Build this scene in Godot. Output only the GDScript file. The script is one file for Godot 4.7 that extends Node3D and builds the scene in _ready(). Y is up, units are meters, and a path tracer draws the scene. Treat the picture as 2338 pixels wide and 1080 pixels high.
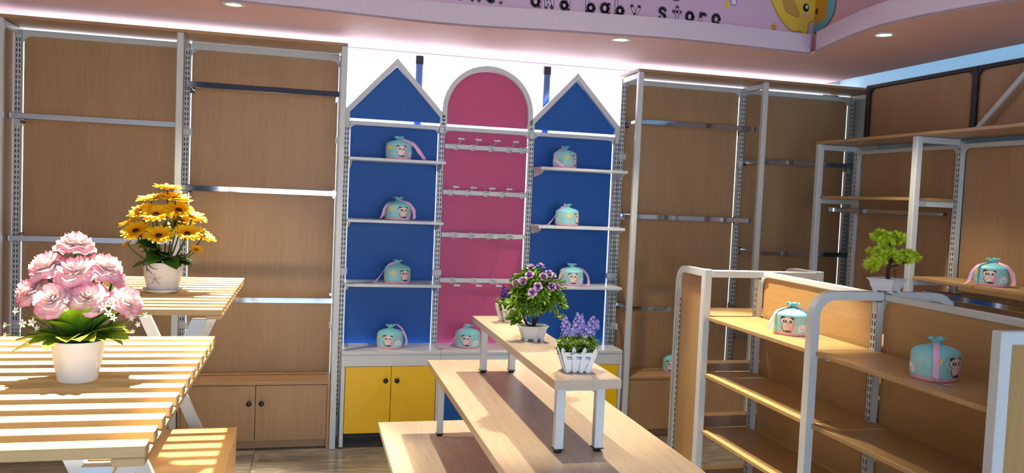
extends Node3D
# A mother-and-baby shop: slotted shelving along a glazed back wall, castle units, a tiered table, slatted tables and a gondola.

class G:
	var v := PackedVector3Array()
	var n := PackedVector3Array()
	var t := PackedVector2Array()
	var c := PackedColorArray()
	var xf := Transform3D()
	var grain := -1
	var off := Vector2.ZERO
	var col := Color.WHITE
	func uvof(p: Vector3, nn: Vector3) -> Vector2:
		var a := nn.abs()
		var ax := 0
		if a.y >= a.x and a.y >= a.z: ax = 1
		elif a.z >= a.x: ax = 2
		var i := (ax + 1) % 3
		var j := (ax + 2) % 3
		if grain == j: return Vector2(p[j], p[i]) + off
		return Vector2(p[i], p[j]) + off
	func poly(pts: Array) -> void:      # ccw seen from the front
		var nn: Vector3 = (pts[1] - pts[0]).cross(pts[2] - pts[0])
		if nn.length() < 1e-12 and pts.size() > 3: nn = (pts[2] - pts[0]).cross(pts[3] - pts[0])
		nn = nn.normalized()
		var w := (xf.basis * nn).normalized()
		for k in range(1, pts.size() - 1):
			for p in [pts[0], pts[k + 1], pts[k]]:
				v.append(xf * p); n.append(w); t.append(uvof(p, nn)); c.append(col)
	func box(ctr: Vector3, size: Vector3, b := 0.0) -> void:
		var h := size / 2.0
		b = minf(b, minf(h.x, minf(h.y, h.z)) * 0.6)
		for ax in 3:
			var i := (ax + 1) % 3
			var j := (ax + 2) % 3
			for s in [-1.0, 1.0]:
				var q := []
				for m in [[-1, -1], [1, -1], [1, 1], [-1, 1]]:
					var p := Vector3.ZERO
					p[ax] = s * h[ax]; p[i] = m[0] * (h[i] - b); p[j] = m[1] * (h[j] - b)
					q.append(ctr + p)
				if s < 0: q.reverse()
				poly(q)
		if b <= 0.0: return
		for ax in 3:
			var i := (ax + 1) % 3
			var j := (ax + 2) % 3
			for si in [-1.0, 1.0]:
				for sj in [-1.0, 1.0]:
					var q := []
					for m in [[0, -1], [0, 1], [1, 1], [1, -1]]:
						var p := Vector3.ZERO
						p[ax] = m[1] * (h[ax] - b)
						p[i] = si * (h[i] if m[0] == 0 else h[i] - b)
						p[j] = sj * (h[j] - b if m[0] == 0 else h[j])
						q.append(ctr + p)
					var nn: Vector3 = (q[1] - q[0]).cross(q[2] - q[0])
					if nn[i] * si + nn[j] * sj < 0: q.reverse()
					poly(q)
		for sx in [-1.0, 1.0]:
			for sy in [-1.0, 1.0]:
				for sz in [-1.0, 1.0]:
					var q := [ctr + Vector3(sx * h.x, sy * (h.y - b), sz * (h.z - b)), ctr + Vector3(sx * (h.x - b), sy * h.y, sz * (h.z - b)), ctr + Vector3(sx * (h.x - b), sy * (h.y - b), sz * h.z)]
					if sx * sy * sz < 0: q.reverse()
					poly(q)
	func span(a: Vector3, b: Vector3, bev := 0.0) -> void:
		box((a + b) / 2.0, (b - a).abs(), bev)
	func prism(pts: PackedVector2Array, d0: float, d1: float, plane := 2) -> void:   # a polygon pushed along z (plane 2), y (plane 1: points are x,z) or x (plane 0: points are z,y)
		var p := pts.duplicate()
		if Geometry2D.is_polygon_clockwise(p): p.reverse()
		var at := func(q: Vector2, d: float) -> Vector3:
			return Vector3(q.x, q.y, d) if plane == 2 else Vector3(q.x, d, q.y) if plane == 1 else Vector3(d, q.y, q.x)
		var flip := plane != 2
		var tri := Geometry2D.triangulate_polygon(p)
		for k in range(0, tri.size(), 3):
			var a := [p[tri[k]], p[tri[k + 1]], p[tri[k + 2]]]
			if (a[1] - a[0]).cross(a[2] - a[0]) < 0: a.reverse()
			var top := [at.call(a[0], d1), at.call(a[1], d1), at.call(a[2], d1)]
			var low := [at.call(a[2], d0), at.call(a[1], d0), at.call(a[0], d0)]
			if flip: top.reverse(); low.reverse()
			poly(top); poly(low)
		for k in p.size():
			var a := p[k]
			var b := p[(k + 1) % p.size()]
			var q := [at.call(a, d0), at.call(b, d0), at.call(b, d1), at.call(a, d1)]
			if flip: q.reverse()
			poly(q)
	func grid(rows: Array, flip := false, us := 1.0, vs := 1.0, colors := []) -> void:   # smooth surface through rows of points
		var R := rows.size()
		var C: int = rows[0].size()
		var nn := []
		var closed: bool = rows[0][0].distance_to(rows[0][C - 1]) < 1e-6 and rows[R / 2][0].distance_to(rows[R / 2][C - 1]) < 1e-6
		for i in R:
			var line := PackedVector3Array()
			for j in C:
				var jm := j - 1 if j > 0 else (C - 2 if closed else 0)
				var jp := j + 1 if j < C - 1 else (1 if closed else C - 1)
				var du: Vector3 = rows[i][jp] - rows[i][jm]
				var dv: Vector3 = rows[mini(i + 1, R - 1)][j] - rows[maxi(i - 1, 0)][j]
				var w := du.cross(dv)
				if w.length() < 1e-12:
					du = rows[mini(i + 1, R - 1)][jp] - rows[mini(i + 1, R - 1)][jm] + rows[maxi(i - 1, 0)][jp] - rows[maxi(i - 1, 0)][jm]
					w = du.cross(dv)
				line.append((-w if flip else w).normalized() if w.length() > 1e-14 else Vector3.UP)
			nn.append(line)
		for i in R - 1:
			for j in C - 1:
				var q := [[i, j], [i + 1, j], [i + 1, j + 1], [i, j], [i + 1, j + 1], [i, j + 1]]
				if flip: q.reverse()
				for k in q:
					v.append(xf * rows[k[0]][k[1]]); n.append((xf.basis * nn[k[0]][k[1]]).normalized())
					t.append(Vector2(us * k[1] / (C - 1.0), vs * k[0] / (R - 1.0)) + off)
					c.append(colors[k[0]] if colors.size() else col)
	func lathe(prof: Array, segs := 24, at := Vector3.ZERO, sx := 1.0, sz := 1.0) -> void:
		var rows := []
		for p in prof:
			var line := PackedVector3Array()
			for j in segs + 1:
				var a := TAU * (j % segs) / segs
				line.append(at + Vector3(p.x * cos(a) * sx, p.y, -p.x * sin(a) * sz))
			rows.append(line)
		grid(rows)
	func tube(path: Array, r: float, sides := 6, r1 := -1.0) -> void:
		var rows := []
		var up := Vector3(0.31, 0.2, 0.93)
		for i in path.size():
			var d: Vector3 = (path[mini(i + 1, path.size() - 1)] - path[maxi(i - 1, 0)]).normalized()
			var s := d.cross(up).normalized()
			var w := s.cross(d)
			var rr := r if r1 < 0 else lerpf(r, r1, i / (path.size() - 1.0))
			var line := PackedVector3Array()
			for k in sides + 1:
				var a := TAU * (k % sides) / sides
				line.append(path[i] + (s * cos(a) + w * sin(a)) * rr)
			rows.append(line)
		grid(rows)
		for e in [0, rows.size() - 1]:
			var q := []
			for k in sides: q.append(rows[e][k])
			if e > 0: q.reverse()
			q.reverse()
			poly(q)
	func bar(path: Array, axis: Vector3, w: float, h: float) -> void:   # square tube along a path lying in the plane whose normal is axis
		var rows := []
		for i in path.size():
			var d0: Vector3 = (path[i] - path[i - 1]).normalized() if i > 0 else (path[1] - path[0]).normalized()
			var d1: Vector3 = (path[i + 1] - path[i]).normalized() if i < path.size() - 1 else d0
			var d := (d0 + d1).normalized()
			var k := 1.0 / maxf(0.4, d.dot(d0))
			var s := axis.cross(d).normalized() * (h / 2.0 * k)
			var a := axis * w / 2.0
			rows.append([path[i] + s - a, path[i] + s + a, path[i] - s + a, path[i] - s - a])
		for i in rows.size() - 1:
			for k in 4:
				var q := [rows[i][k], rows[i][(k + 1) % 4], rows[i + 1][(k + 1) % 4], rows[i + 1][k]]
				var nn: Vector3 = (q[1] - q[0]).cross(q[2] - q[0])
				var mid: Vector3 = (q[0] + q[1] + q[2] + q[3]) / 4.0 - (path[i] + path[i + 1]) / 2.0
				if nn.dot(mid) < 0: q.reverse()
				poly(q)
		for e in [0, rows.size() - 1]:
			var q: Array = rows[e].duplicate()
			var out: Vector3 = path[0] - path[1] if e == 0 else path[e] - path[e - 1]
			if (q[1] - q[0]).cross(q[2] - q[0]).dot(out) < 0: q.reverse()
			poly(q)
	func mesh() -> ArrayMesh:
		var a := []
		a.resize(Mesh.ARRAY_MAX)
		a[Mesh.ARRAY_VERTEX] = v; a[Mesh.ARRAY_NORMAL] = n; a[Mesh.ARRAY_TEX_UV] = t; a[Mesh.ARRAY_COLOR] = c
		var m := ArrayMesh.new()
		m.add_surface_from_arrays(Mesh.PRIMITIVE_TRIANGLES, a)
		return m

var M := {}
var rng := RandomNumberGenerator.new()
var white_up := {}

func g(grain := -1, col := Color.WHITE) -> G:
	var x := G.new()
	x.grain = grain; x.col = col
	return x

func put(called: String, what, mat: Material, parent: Node = self, at := Transform3D()) -> MeshInstance3D:
	var o := MeshInstance3D.new()
	o.name = called
	o.mesh = what.mesh() if what is G else what
	o.material_override = mat
	o.transform = at
	parent.add_child(o, true)
	return o

func tag(o: Node, label: String, category: String, group := "") -> Node:
	o.set_meta("label", label); o.set_meta("category", category)
	if group: o.set_meta("group", group)
	return o

func thing(called: String, label: String, category: String, at := Vector3.ZERO, turn := 0.0, group := "") -> Node3D:
	var o := Node3D.new()
	o.name = called
	add_child(o, true)
	o.position = at; o.rotation.y = turn
	return tag(o, label, category, group)

func struct(called: String, what, mat: Material, parent: Node = self) -> MeshInstance3D:
	var o := put(called, what, mat, parent)
	if parent == self: o.set_meta("kind", "structure")
	return o

func mat(called: String, c: Color, rough := 0.5, metal := 0.0) -> StandardMaterial3D:
	var m := StandardMaterial3D.new()
	m.resource_name = called
	m.albedo_color = c; m.roughness = rough; m.metallic = metal
	M[called] = m
	return m

func hash2(x: int, y: int) -> float:
	var h := (x * 374761393 + y * 668265263) & 0x7fffffff
	h = ((h ^ (h >> 13)) * 1274126177) & 0x7fffffff
	return ((h ^ (h >> 16)) & 0xffff) / 65535.0

func pnoise(x: float, y: float, px: int, py: int, salt := 0) -> float:
	var xi := floori(x)
	var yi := floori(y)
	var fx := x - xi
	var fy := y - yi
	fx = fx * fx * (3 - 2 * fx); fy = fy * fy * (3 - 2 * fy)
	var x0 := posmod(xi, px) + salt
	var x1 := posmod(xi + 1, px) + salt
	var y0 := posmod(yi, py)
	var y1 := posmod(yi + 1, py)
	return lerpf(lerpf(hash2(x0, y0), hash2(x1, y0), fx), lerpf(hash2(x0, y1), hash2(x1, y1), fx), fy)

func wood_texture() -> ImageTexture:
	var S := 384
	var im := Image.create(S, S, false, Image.FORMAT_RGB8)
	for y in S:
		for x in S:
			var u := x / float(S)
			var w := y / float(S)
			var a := pnoise(u * 2, w * 9, 2, 9) * 0.3 + pnoise(u * 5, w * 70, 5, 70, 91) * 0.35 + pnoise(u * 12, w * 190, 12, 190, 577) * 0.35
			var pore := 1.0 if pnoise(u * 26, w * 150, 26, 150, 1301) > 0.84 else 0.0
			var k := 0.90 + 0.1 * a - 0.05 * pore
			im.set_pixel(x, y, Color(k, k * (0.98 + 0.015 * a), k * (0.95 + 0.04 * a)))
	im.generate_mipmaps()
	return ImageTexture.create_from_image(im)

func marble_texture() -> ImageTexture:
	var S := 384
	var im := Image.create(S, S, false, Image.FORMAT_RGB8)
	for y in S:
		for x in S:
			var u := x / float(S)
			var w := y / float(S)
			var d := pnoise(u * 4, w * 4, 4, 4, 7) * 1.2 + pnoise(u * 9, w * 9, 9, 9, 40) * 0.5
			var a := pnoise(u * 4 + d * 0.7, w * 18 + d * 1.6, 400, 1800, 3)
			var b := pnoise(u * 12 + d, w * 60 + d * 2.0, 1200, 6000, 12)
			var vein := pow(1.0 - absf(2.0 * a - 1.0), 7.0)
			var k := 0.78 + 0.14 * (a - 0.5) + 0.2 * (b - 0.5) + 0.12 * vein
			im.set_pixel(x, y, Color(k, k * 0.985, k * 0.955))
	im.generate_mipmaps()
	return ImageTexture.create_from_image(im)

func blob(im: Image, cx: float, cy: float, rx: float, ry: float, c: Color, rot := 0.0) -> void:
	var r := maxf(rx, ry)
	for y in range(maxi(0, int(cy - r)), mini(im.get_height(), int(cy + r) + 2)):
		for x in range(maxi(0, int(cx - r)), mini(im.get_width(), int(cx + r) + 2)):
			var d := Vector2(x - cx, y - cy).rotated(-rot)
			var q := (d.x / rx) ** 2 + (d.y / ry) ** 2
			if q <= 1.0: im.set_pixel(x, y, c)

func bag_texture() -> ImageTexture:
	var W := 768
	var H := 256
	var im := Image.create(W, H, false, Image.FORMAT_RGB8)
	var teal := Color8(160, 224, 232)
	var pink := Color8(252, 184, 212)
	for y in H:
		for x in W:
			var k := 1.0 - 0.05 * pnoise(x / 40.0, y / 40.0, 400, 400)
			im.set_pixel(x, y, teal * k)
	# texture row 0 is the foot of the bag, row 255 the shoulder
	var P := func(u: float, h: float) -> Vector2: return Vector2(u * W, h * H)
	for s in [[.06, .62], [.19, .45], [.28, .78], [.40, .40], [.56, .82], [.66, .8], [.72, .35], [.8, .68], [.93, .5], [.47, .55], [.34, .3], [.87, .28]]:
		var p: Vector2 = P.call(s[0], s[1])
		for k in 4: blob(im, p.x, p.y, 6.5, 2.2, Color8(190, 235, 235), k * PI / 4)
	for half in 2:
		var o := half * 0.5
		# yellow round badge with two lines of small dark characters
		var p: Vector2 = P.call(fposmod(0.375 + o, 1.0), 0.79)
		blob(im, p.x, p.y, 30, 34, Color8(248, 214, 60))
		blob(im, p.x, p.y, 26, 29, Color8(252, 226, 110))
		for k in 3:
			im.fill_rect(Rect2i(int(p.x) - 13 + k * 9, int(p.y) + 3, 7, 3), Color8(150, 90, 40))
			im.fill_rect(Rect2i(int(p.x) - 11 + k * 9, int(p.y) + 7, 3, 6), Color8(150, 90, 40))
			im.fill_rect(Rect2i(int(p.x) - 12 + k * 9, int(p.y) - 8, 6, 4), Color8(170, 100, 50))
		# a sitting white bear cub with dark ears and eye patches
		p = P.call(fposmod(0.52 + o, 1.0), 0.5)
		for e in [[-19, 88, 10, 17, 0], [19, 86, 10, 17, 0], [3, -22, 25, 55, 0], [3, -22, 22, 51, 1], [0, 50, 30, 46, 2], [0, 50, 27.5, 43, 3], [-11, 48, 7.5, 17, 2], [12, 48, 7.5, 17, 2], [-11, 50, 2.6, 5, 4], [12, 50, 2.6, 5, 4], [0, 28, 4, 4, 0], [19, -6, 14, 32, 5], [17, -44, 12, 18, 6], [-12, -6, 8, 20, 7], [2, -66, 18, 13, 2], [12, 2, 6, 20, 7]]:
			blob(im, p.x + e[0] * 1.35, p.y + e[1] * 1.1 - 3, e[2] * 1.35, e[3] * 1.1, [Color8(66, 48, 56), Color8(248, 234, 224), Color8(84, 62, 68), Color8(252, 240, 232), Color8(255, 255, 255), Color8(244, 150, 190), Color8(238, 168, 196), Color8(248, 224, 226)][e[4]])
		# white cloud label
		p = P.call(fposmod(0.665 + o, 1.0), 0.36)
		for k in 5: blob(im, p.x - 24 + k * 12, p.y + 22 * sin(k * PI / 4), 19, 40, Color8(240, 250, 250))
		for k in 4:
			im.fill_rect(Rect2i(int(p.x) - 22 + k * 12, int(p.y) + 1, 8, 3), Color8(150, 110, 120))
			im.fill_rect(Rect2i(int(p.x) - 20 + k * 12, int(p.y) + 5, 4, 6), Color8(150, 110, 120))
		im.fill_rect(Rect2i(int(p.x) - 22, int(p.y) - 7, 44, 3), Color8(170, 140, 150))
	for x in W:
		var top := 34 + int(5 * sin(x * TAU / W * 9))
		for y in top: im.set_pixel(x, y, pink)
		if posmod(x, 192) < 5:
			for y in range(top, 200): im.set_pixel(x, y, im.get_pixel(x, y).lerp(Color8(225, 235, 240), 0.4))
	im.generate_mipmaps()
	return ImageTexture.create_from_image(im)

func materials() -> void:
	var wt := wood_texture()
	for d in [["panel_wood", Color8(180, 149, 112), 0.42], ["shelf_wood", Color8(192, 160, 112), 0.32], ["table_wood", Color8(212, 196, 176), 0.2], ["slat_wood", Color8(218, 186, 134), 0.5], ["bench_wood", Color8(212, 174, 118), 0.35]]:
		var m := mat(d[0], d[1], d[2])
		m.albedo_texture = wt
		m.uv1_scale = Vector3(1.1, 2.6, 1)
	mat("white_steel", Color8(208, 218, 224), 0.3)
	mat("slot_shadow", Color8(46, 50, 60), 0.7)
	mat("white_board", Color8(212, 222, 230), 0.28)
	mat("black_steel", Color8(22, 22, 30), 0.4)
	mat("black_plastic", Color8(14, 14, 16), 0.25)
	mat("chrome", Color8(190, 192, 200), 0.06, 1.0)
	mat("blue_steel", Color8(110, 140, 190), 0.2, 0.9)
	mat("blue_board", Color8(0, 88, 176), 0.55)
	mat("pink_board", Color8(196, 78, 132), 0.5)
	mat("yellow_board", Color8(246, 200, 8), 0.35)
	mat("soffit_paint", Color8(230, 192, 192), 0.7)
	mat("fascia_paint", Color8(218, 208, 232), 0.3)
	mat("sign_paint", Color8(226, 196, 224), 0.45)
	mat("sign_paint_warm", Color8(226, 186, 204), 0.5)
	mat("ceiling_paint", Color8(236, 228, 232), 0.8)
	mat("wall_paint", Color8(232, 224, 226), 0.8)
	mat("unseen_front_paint", Color8(96, 104, 122), 0.6)
	mat("blue_paint", Color8(196, 226, 240), 0.6)
	mat("pavement", Color8(222, 220, 216), 0.9)
	mat("grout", Color8(70, 68, 66), 0.8)
	var mt := mat("tile", Color8(172, 168, 162), 0.13)
	mt.albedo_texture = marble_texture()
	mt.uv1_scale = Vector3(1.1, 1.1, 1)
	var gl := mat("glass", Color(1, 1, 1, 0.04), 0.02)
	gl.transparency = BaseMaterial3D.TRANSPARENCY_ALPHA
	var bg := mat("bag_film", Color.WHITE, 0.4)
	bg.albedo_texture = bag_texture()
	mat("bag_top", Color8(134, 218, 228), 0.4)
	mat("ribbon", Color8(236, 190, 228), 0.45)
	mat("ceramic", Color8(230, 234, 242), 0.2)
	mat("ink", Color8(30, 28, 32), 0.6)
	mat("soil", Color8(34, 40, 22), 0.95)
	mat("moss", Color8(78, 102, 34), 0.95)
	mat("bark", Color8(62, 44, 34), 0.85)
	mat("stem", Color8(58, 96, 32), 0.6)
	mat("picket", Color8(240, 240, 242), 0.5)
	mat("lamp_glow", Color8(255, 240, 220), 0.5)
	M.lamp_glow.emission_enabled = true; M.lamp_glow.emission = Color8(255, 236, 205); M.lamp_glow.emission_energy_multiplier = 6.0
	mat("unseen_cove_glow", Color8(190, 225, 255), 0.6)
	M.unseen_cove_glow.emission_enabled = true; M.unseen_cove_glow.emission = Color8(150, 205, 255); M.unseen_cove_glow.emission_energy_multiplier = 2.0
	var vc := mat("petal", Color.WHITE, 0.55)
	vc.vertex_color_use_as_albedo = true; vc.cull_mode = BaseMaterial3D.CULL_DISABLED
	vc.backlight_enabled = true; vc.backlight = Color(0.5, 0.46, 0.42)
	var lf := mat("leaf", Color.WHITE, 0.42)
	lf.vertex_color_use_as_albedo = true; lf.cull_mode = BaseMaterial3D.CULL_DISABLED
	lf.backlight_enabled = true; lf.backlight = Color(0.12, 0.2, 0.04)
	M.ribbon.cull_mode = BaseMaterial3D.CULL_DISABLED
	mat("print_yellow", Color8(238, 214, 84), 0.5); mat("print_gold", Color8(214, 160, 50), 0.5); mat("print_tan", Color8(206, 170, 84), 0.5)
	mat("print_dark", Color8(40, 28, 36), 0.5); mat("print_white", Color8(248, 242, 248), 0.5); mat("print_blue", Color8(108, 186, 220), 0.5)
	mat("print_lilac", Color8(150, 110, 220), 0.5); mat("print_pink", Color8(240, 180, 190), 0.5)

func lin(r: int, gg: int, b: int) -> Color:
	return Color8(r, gg, b).srgb_to_linear()

# ---------------------------------------------------------------- slotted steel parts
func upright_mesh(h: float, slot0: float, face_w := 0.036, d := 0.03) -> Array:   # front face at z = d, foot at y = 0; [steel, dark plate painted as shade behind the slots]
	var key := [h, slot0, face_w, d]
	if white_up.has(key): return white_up[key]
	var a := g()
	var w := face_w / 2.0
	a.span(Vector3(-w, 0, 0), Vector3(-w + 0.002, h, d)); a.span(Vector3(w - 0.002, 0, 0), Vector3(w, h, d))
	a.span(Vector3(-w, h - 0.002, 0), Vector3(w, h, d))
	var xs := [-w, -0.0105, -0.0045, 0.0045, 0.0105, w]
	var rect := func(x0: float, x1: float, y0: float, y1: float) -> void:
		a.poly([Vector3(x0, y0, d), Vector3(x1, y0, d), Vector3(x1, y1, d), Vector3(x0, y1, d)])
	rect.call(-w, w, 0.0, slot0)
	var y := slot0
	while y + 0.03 < h - 0.03:
		rect.call(-w, w, y, y + 0.011)
		for k in [0, 2, 4]: rect.call(xs[k], xs[k + 1], y + 0.011, y + 0.03)
		y += 0.03
	rect.call(-w, w, y, h)
	var b := g()
	b.poly([Vector3(-w + 0.002, 0.01, d - 0.008), Vector3(w - 0.002, 0.01, d - 0.008), Vector3(w - 0.002, h - 0.01, d - 0.008), Vector3(-w + 0.002, h - 0.01, d - 0.008)])
	b.poly([Vector3(w, 0, 0), Vector3(-w, 0, 0), Vector3(-w, h, 0), Vector3(w, h, 0)])
	white_up[key] = [a.mesh(), b.mesh()]
	return white_up[key]

func upright(parent: Node, at: Vector3, h: float, slot0: float, turn := 0.0) -> void:
	var m := upright_mesh(h, slot0)
	var o := put("slotted_upright", m[0], M.white_steel, parent, Transform3D(Basis(Vector3.UP, turn), at))
	put("slot_shade_plate", m[1], M.slot_shadow, o)

func gusset(a: G, corner: Vector3, sx: float, r := 0.05, z0 := 0.006, z1 := 0.014, axis := 2) -> void:   # concave corner plate hanging below a rail
	var pts := PackedVector2Array([Vector2.ZERO])
	for k in 7:
		var t := PI / 2 * k / 6.0
		pts.append(Vector2(sx * (r - r * sin(t)), -(r - r * cos(t))))
	var o := G.new()
	o.prism(pts, z0, z1)
	for i in o.v.size():
		var p: Vector3 = o.v[i]
		var q: Vector3 = o.n[i]
		if axis == 0:
			p = Vector3(-p.z, p.y, p.x); q = Vector3(-q.z, q.y, q.x)
		a.v.append(corner + p); a.n.append(q); a.t.append(o.t[i]); a.c.append(Color.WHITE)

func knob(parent: Node, at: Vector3) -> void:
	var a := g()
	a.xf = Transform3D(Basis(Vector3.RIGHT, PI / 2), at)
	a.lathe([Vector2(0.006, 0), Vector2(0.006, 0.012), Vector2(0.014, 0.015), Vector2(0.0155, 0.021), Vector2(0.012, 0.027), Vector2(0, 0.028)], 16)
	put("knob", a, M.black_plastic, parent)

func rail_chrome(parent: Node, x0: float, x1: float, y: float, zf: float, wood := true) -> void:   # flat chrome hanging rail on two bracket arms
	var a := g()
	a.span(Vector3(x0, y - 0.016, zf - 0.012), Vector3(x1, y + 0.016, zf), 0.0015)
	var r := put("hanging_rail", a, M.chrome, parent)
	for e in [[x0, 1.0], [x1, -1.0]]:
		var b := g()
		b.span(Vector3(e[0] + e[1] * 0.002, y - 0.012, 0.03), Vector3(e[0] + e[1] * 0.02, y + 0.012, zf - 0.012), 0.003)
		b.span(Vector3(e[0] - 0.004, y - 0.03, 0.03), Vector3(e[0] + 0.004 + e[1] * 0.02, y + 0.02, 0.036))
		put("bracket_arm", b, M.chrome, r)

func tall_bay(x0: float, w: float, rails: Array, last: bool, label: String) -> Node3D:
	var t := thing("tall_shelving_bay", label, "shelving", Vector3(x0, 0, 0), 0.0, "tall wood-backed wall bays")
	var H := 2.4
	var a := g(1)
	a.off = Vector2(rng.randf(), rng.randf())
	a.span(Vector3(0.0215, 0.03, -0.014), Vector3(w - 0.0215, H - 0.04, -0.002), 0.001)
	put("back_panel", a, M.panel_wood, t)
	a = g(0)
	a.span(Vector3(-0.018, H, -0.01), Vector3(w + 0.018 if last else w - 0.0185, H + 0.018, 0.312), 0.0015)
	put("top_panel", a, M.panel_wood, t)
	a = g()
	a.span(Vector3(0.02, H - 0.044, 0.0), Vector3(w - 0.02, H - (0.003 if last and x0 < 2.0 else 0.010), 0.026), 0.003)
	gusset(a, Vector3(0.018, H - 0.044, 0), 1.0); gusset(a, Vector3(w - 0.018, H - 0.044, 0), -1.0)
	put("top_rail", a, M.white_steel, t)
	for e in ([0.0, w] if last else [0.0]):
		upright(t, Vector3(e, 0, 0), H - 0.012, 0.12)
		a = g()
		a.span(Vector3(e - 0.018, 0.0, 0.284), Vector3(e + 0.018, H - 0.001, 0.32), 0.004)
		put("front_post", a, M.white_steel, t)
		a = g()
		a.span(Vector3(e - 0.013, H - 0.04, 0.03), Vector3(e + 0.013, H - 0.005, 0.284), 0.003)
		put("side_rail", a, M.white_steel, t)
		for y in [0.7, 1.865]:
			a = g()
			a.span(Vector3(e - (0.034 if e > 0 else 0.018), y - 0.02, 0.002), Vector3(e + (0.034 if e == 0 else 0.018), y + 0.02, 0.034), 0.003)
			put("panel_clip", a, M.white_steel, t)
	for y in rails: rail_chrome(t, 0.02, w - 0.02, y, 0.25)
	return t

func base_cabinet(x0: float, w: float, label: String) -> Node3D:
	var t := thing("base_cabinet", label, "cabinet", Vector3(x0, 0, 0), 0.0, "wooden base cabinets")
	var h := 0.41
	var d := 0.278
	var a := g(0)
	a.span(Vector3(0, h - 0.018, 0.036), Vector3(w, h, d + 0.016), 0.001)
	put("cabinet_top", a, M.panel_wood, t)
	a = g(1)
	for x in [0.0, w - 0.016]: a.span(Vector3(x, 0, 0.036), Vector3(x + 0.016, h - 0.018, d + 0.016), 0.001)
	a.span(Vector3(0.016, 0.06, 0.036), Vector3(w - 0.016, h - 0.018, 0.042))
	a.span(Vector3(0.016, 0.055, 0.036), Vector3(w - 0.016, 0.068, d - 0.01))
	put("carcass", a, M.panel_wood, t)
	a = g(0)
	a.span(Vector3(0.016, 0.008, d - 0.03), Vector3(w - 0.016, 0.056, d - 0.014))
	put("kick_board", a, M.panel_wood, t)
	var dw := (w - 0.032) / 2.0
	for k in 2:
		a = g(1)
		a.off = Vector2(rng.randf(), rng.randf())
		var xx := 0.016 + k * dw
		a.span(Vector3(xx + 0.0015, 0.058, d - 0.002), Vector3(xx + dw - 0.0015, h - 0.021, d + 0.014), 0.0015)
		var door := put("door", a, M.panel_wood, t)
		knob(door, Vector3(xx + (dw - 0.035 if k == 0 else 0.035), 0.285, d + 0.014))
	return t

# ---------------------------------------------------------------- castle wall units
func castle_unit(x0: float, kind: String, board: Material, shelves: Array, last: bool, label: String) -> Node3D:
	var w := 0.6
	var t := thing("castle_wall_unit", label, "shelving", Vector3(x0, 0, 0), 0.0, "castle shaped wall units")
	var a := g(1)
	a.span(Vector3(0.0235, 0.56, -0.014), Vector3(w - 0.0235, 1.985, -0.002), 0.001)
	put("back_panel", a, board, t)
	var outline := PackedVector2Array()
	var path := []
	if kind == "gable":
		outline = PackedVector2Array([Vector2(0.016, 2.012), Vector2(w - 0.016, 2.012), Vector2(w - 0.016, 2.055), Vector2(w / 2, 2.352), Vector2(0.016, 2.055)])
		path = [Vector3(0.0, 1.99, 0.012), Vector3(0.0, 2.055, 0.012), Vector3(w / 2, 2.378, 0.012), Vector3(w, 2.055, 0.012), Vector3(w, 1.99, 0.012)]
	else:
		outline = PackedVector2Array([Vector2(0.014, 2.012), Vector2(w - 0.014, 2.012)])
		path = [Vector3(0.014, 1.99, 0.012), Vector3(0.014, 2.09, 0.012)]
		for k in 25:
			var th := PI * k / 24.0
			outline.append(Vector2(w / 2 + 0.276 * cos(th), 2.095 + 0.272 * sin(th)))
			path.append(Vector3(w / 2 - 0.286 * cos(th), 2.098 + 0.286 * sin(th), 0.012))
		path.append(Vector3(w - 0.014, 1.99, 0.012))
	a = g(1)
	a.prism(outline, -0.014, -0.002)
	put("head_panel", a, board, t)
	a = g()
	a.bar(path, Vector3(0, 0, 1), 0.03, 0.032)
	put("head_frame", a, M.white_steel, t)
	a = g()
	a.span(Vector3(0.018, 1.968, 0.0), Vector3(w - 0.018, 1.994, 0.026), 0.003)
	gusset(a, Vector3(0.018, 1.968, 0), 1.0, 0.04); gusset(a, Vector3(w - 0.018, 1.968, 0), -1.0, 0.04)
	put("cross_rail", a, M.white_steel, t)
	for e in ([0.0, w] if last else [0.0]):
		upright(t, Vector3(e, 0, 0), 1.99, 0.12)
		a = g()
		a.span(Vector3(e - 0.03, 1.03, 0.002), Vector3(e + 0.03, 1.068, 0.034), 0.003)
		put("panel_clip", a, M.white_steel, t)
	for y in shelves:
		a = g()
		a.span(Vector3(0.006, y - 0.018, 0.012), Vector3(w - 0.006, y, 0.262), 0.002)
		var s := put("shelf", a, M.white_board, t)
		for e in [0.0245, w - 0.0245]:
			a = g()
			a.prism(PackedVector2Array([Vector2(0.03, y - 0.018), Vector2(0.24, y - 0.018), Vector2(0.24, y - 0.03), Vector2(0.2, y - 0.045), Vector2(0.06, y - 0.06), Vector2(0.03, y - 0.06)]), e - 0.003, e + 0.003, 0)
			put("shelf_bracket", a, M.white_steel, s)
	return t

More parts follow.
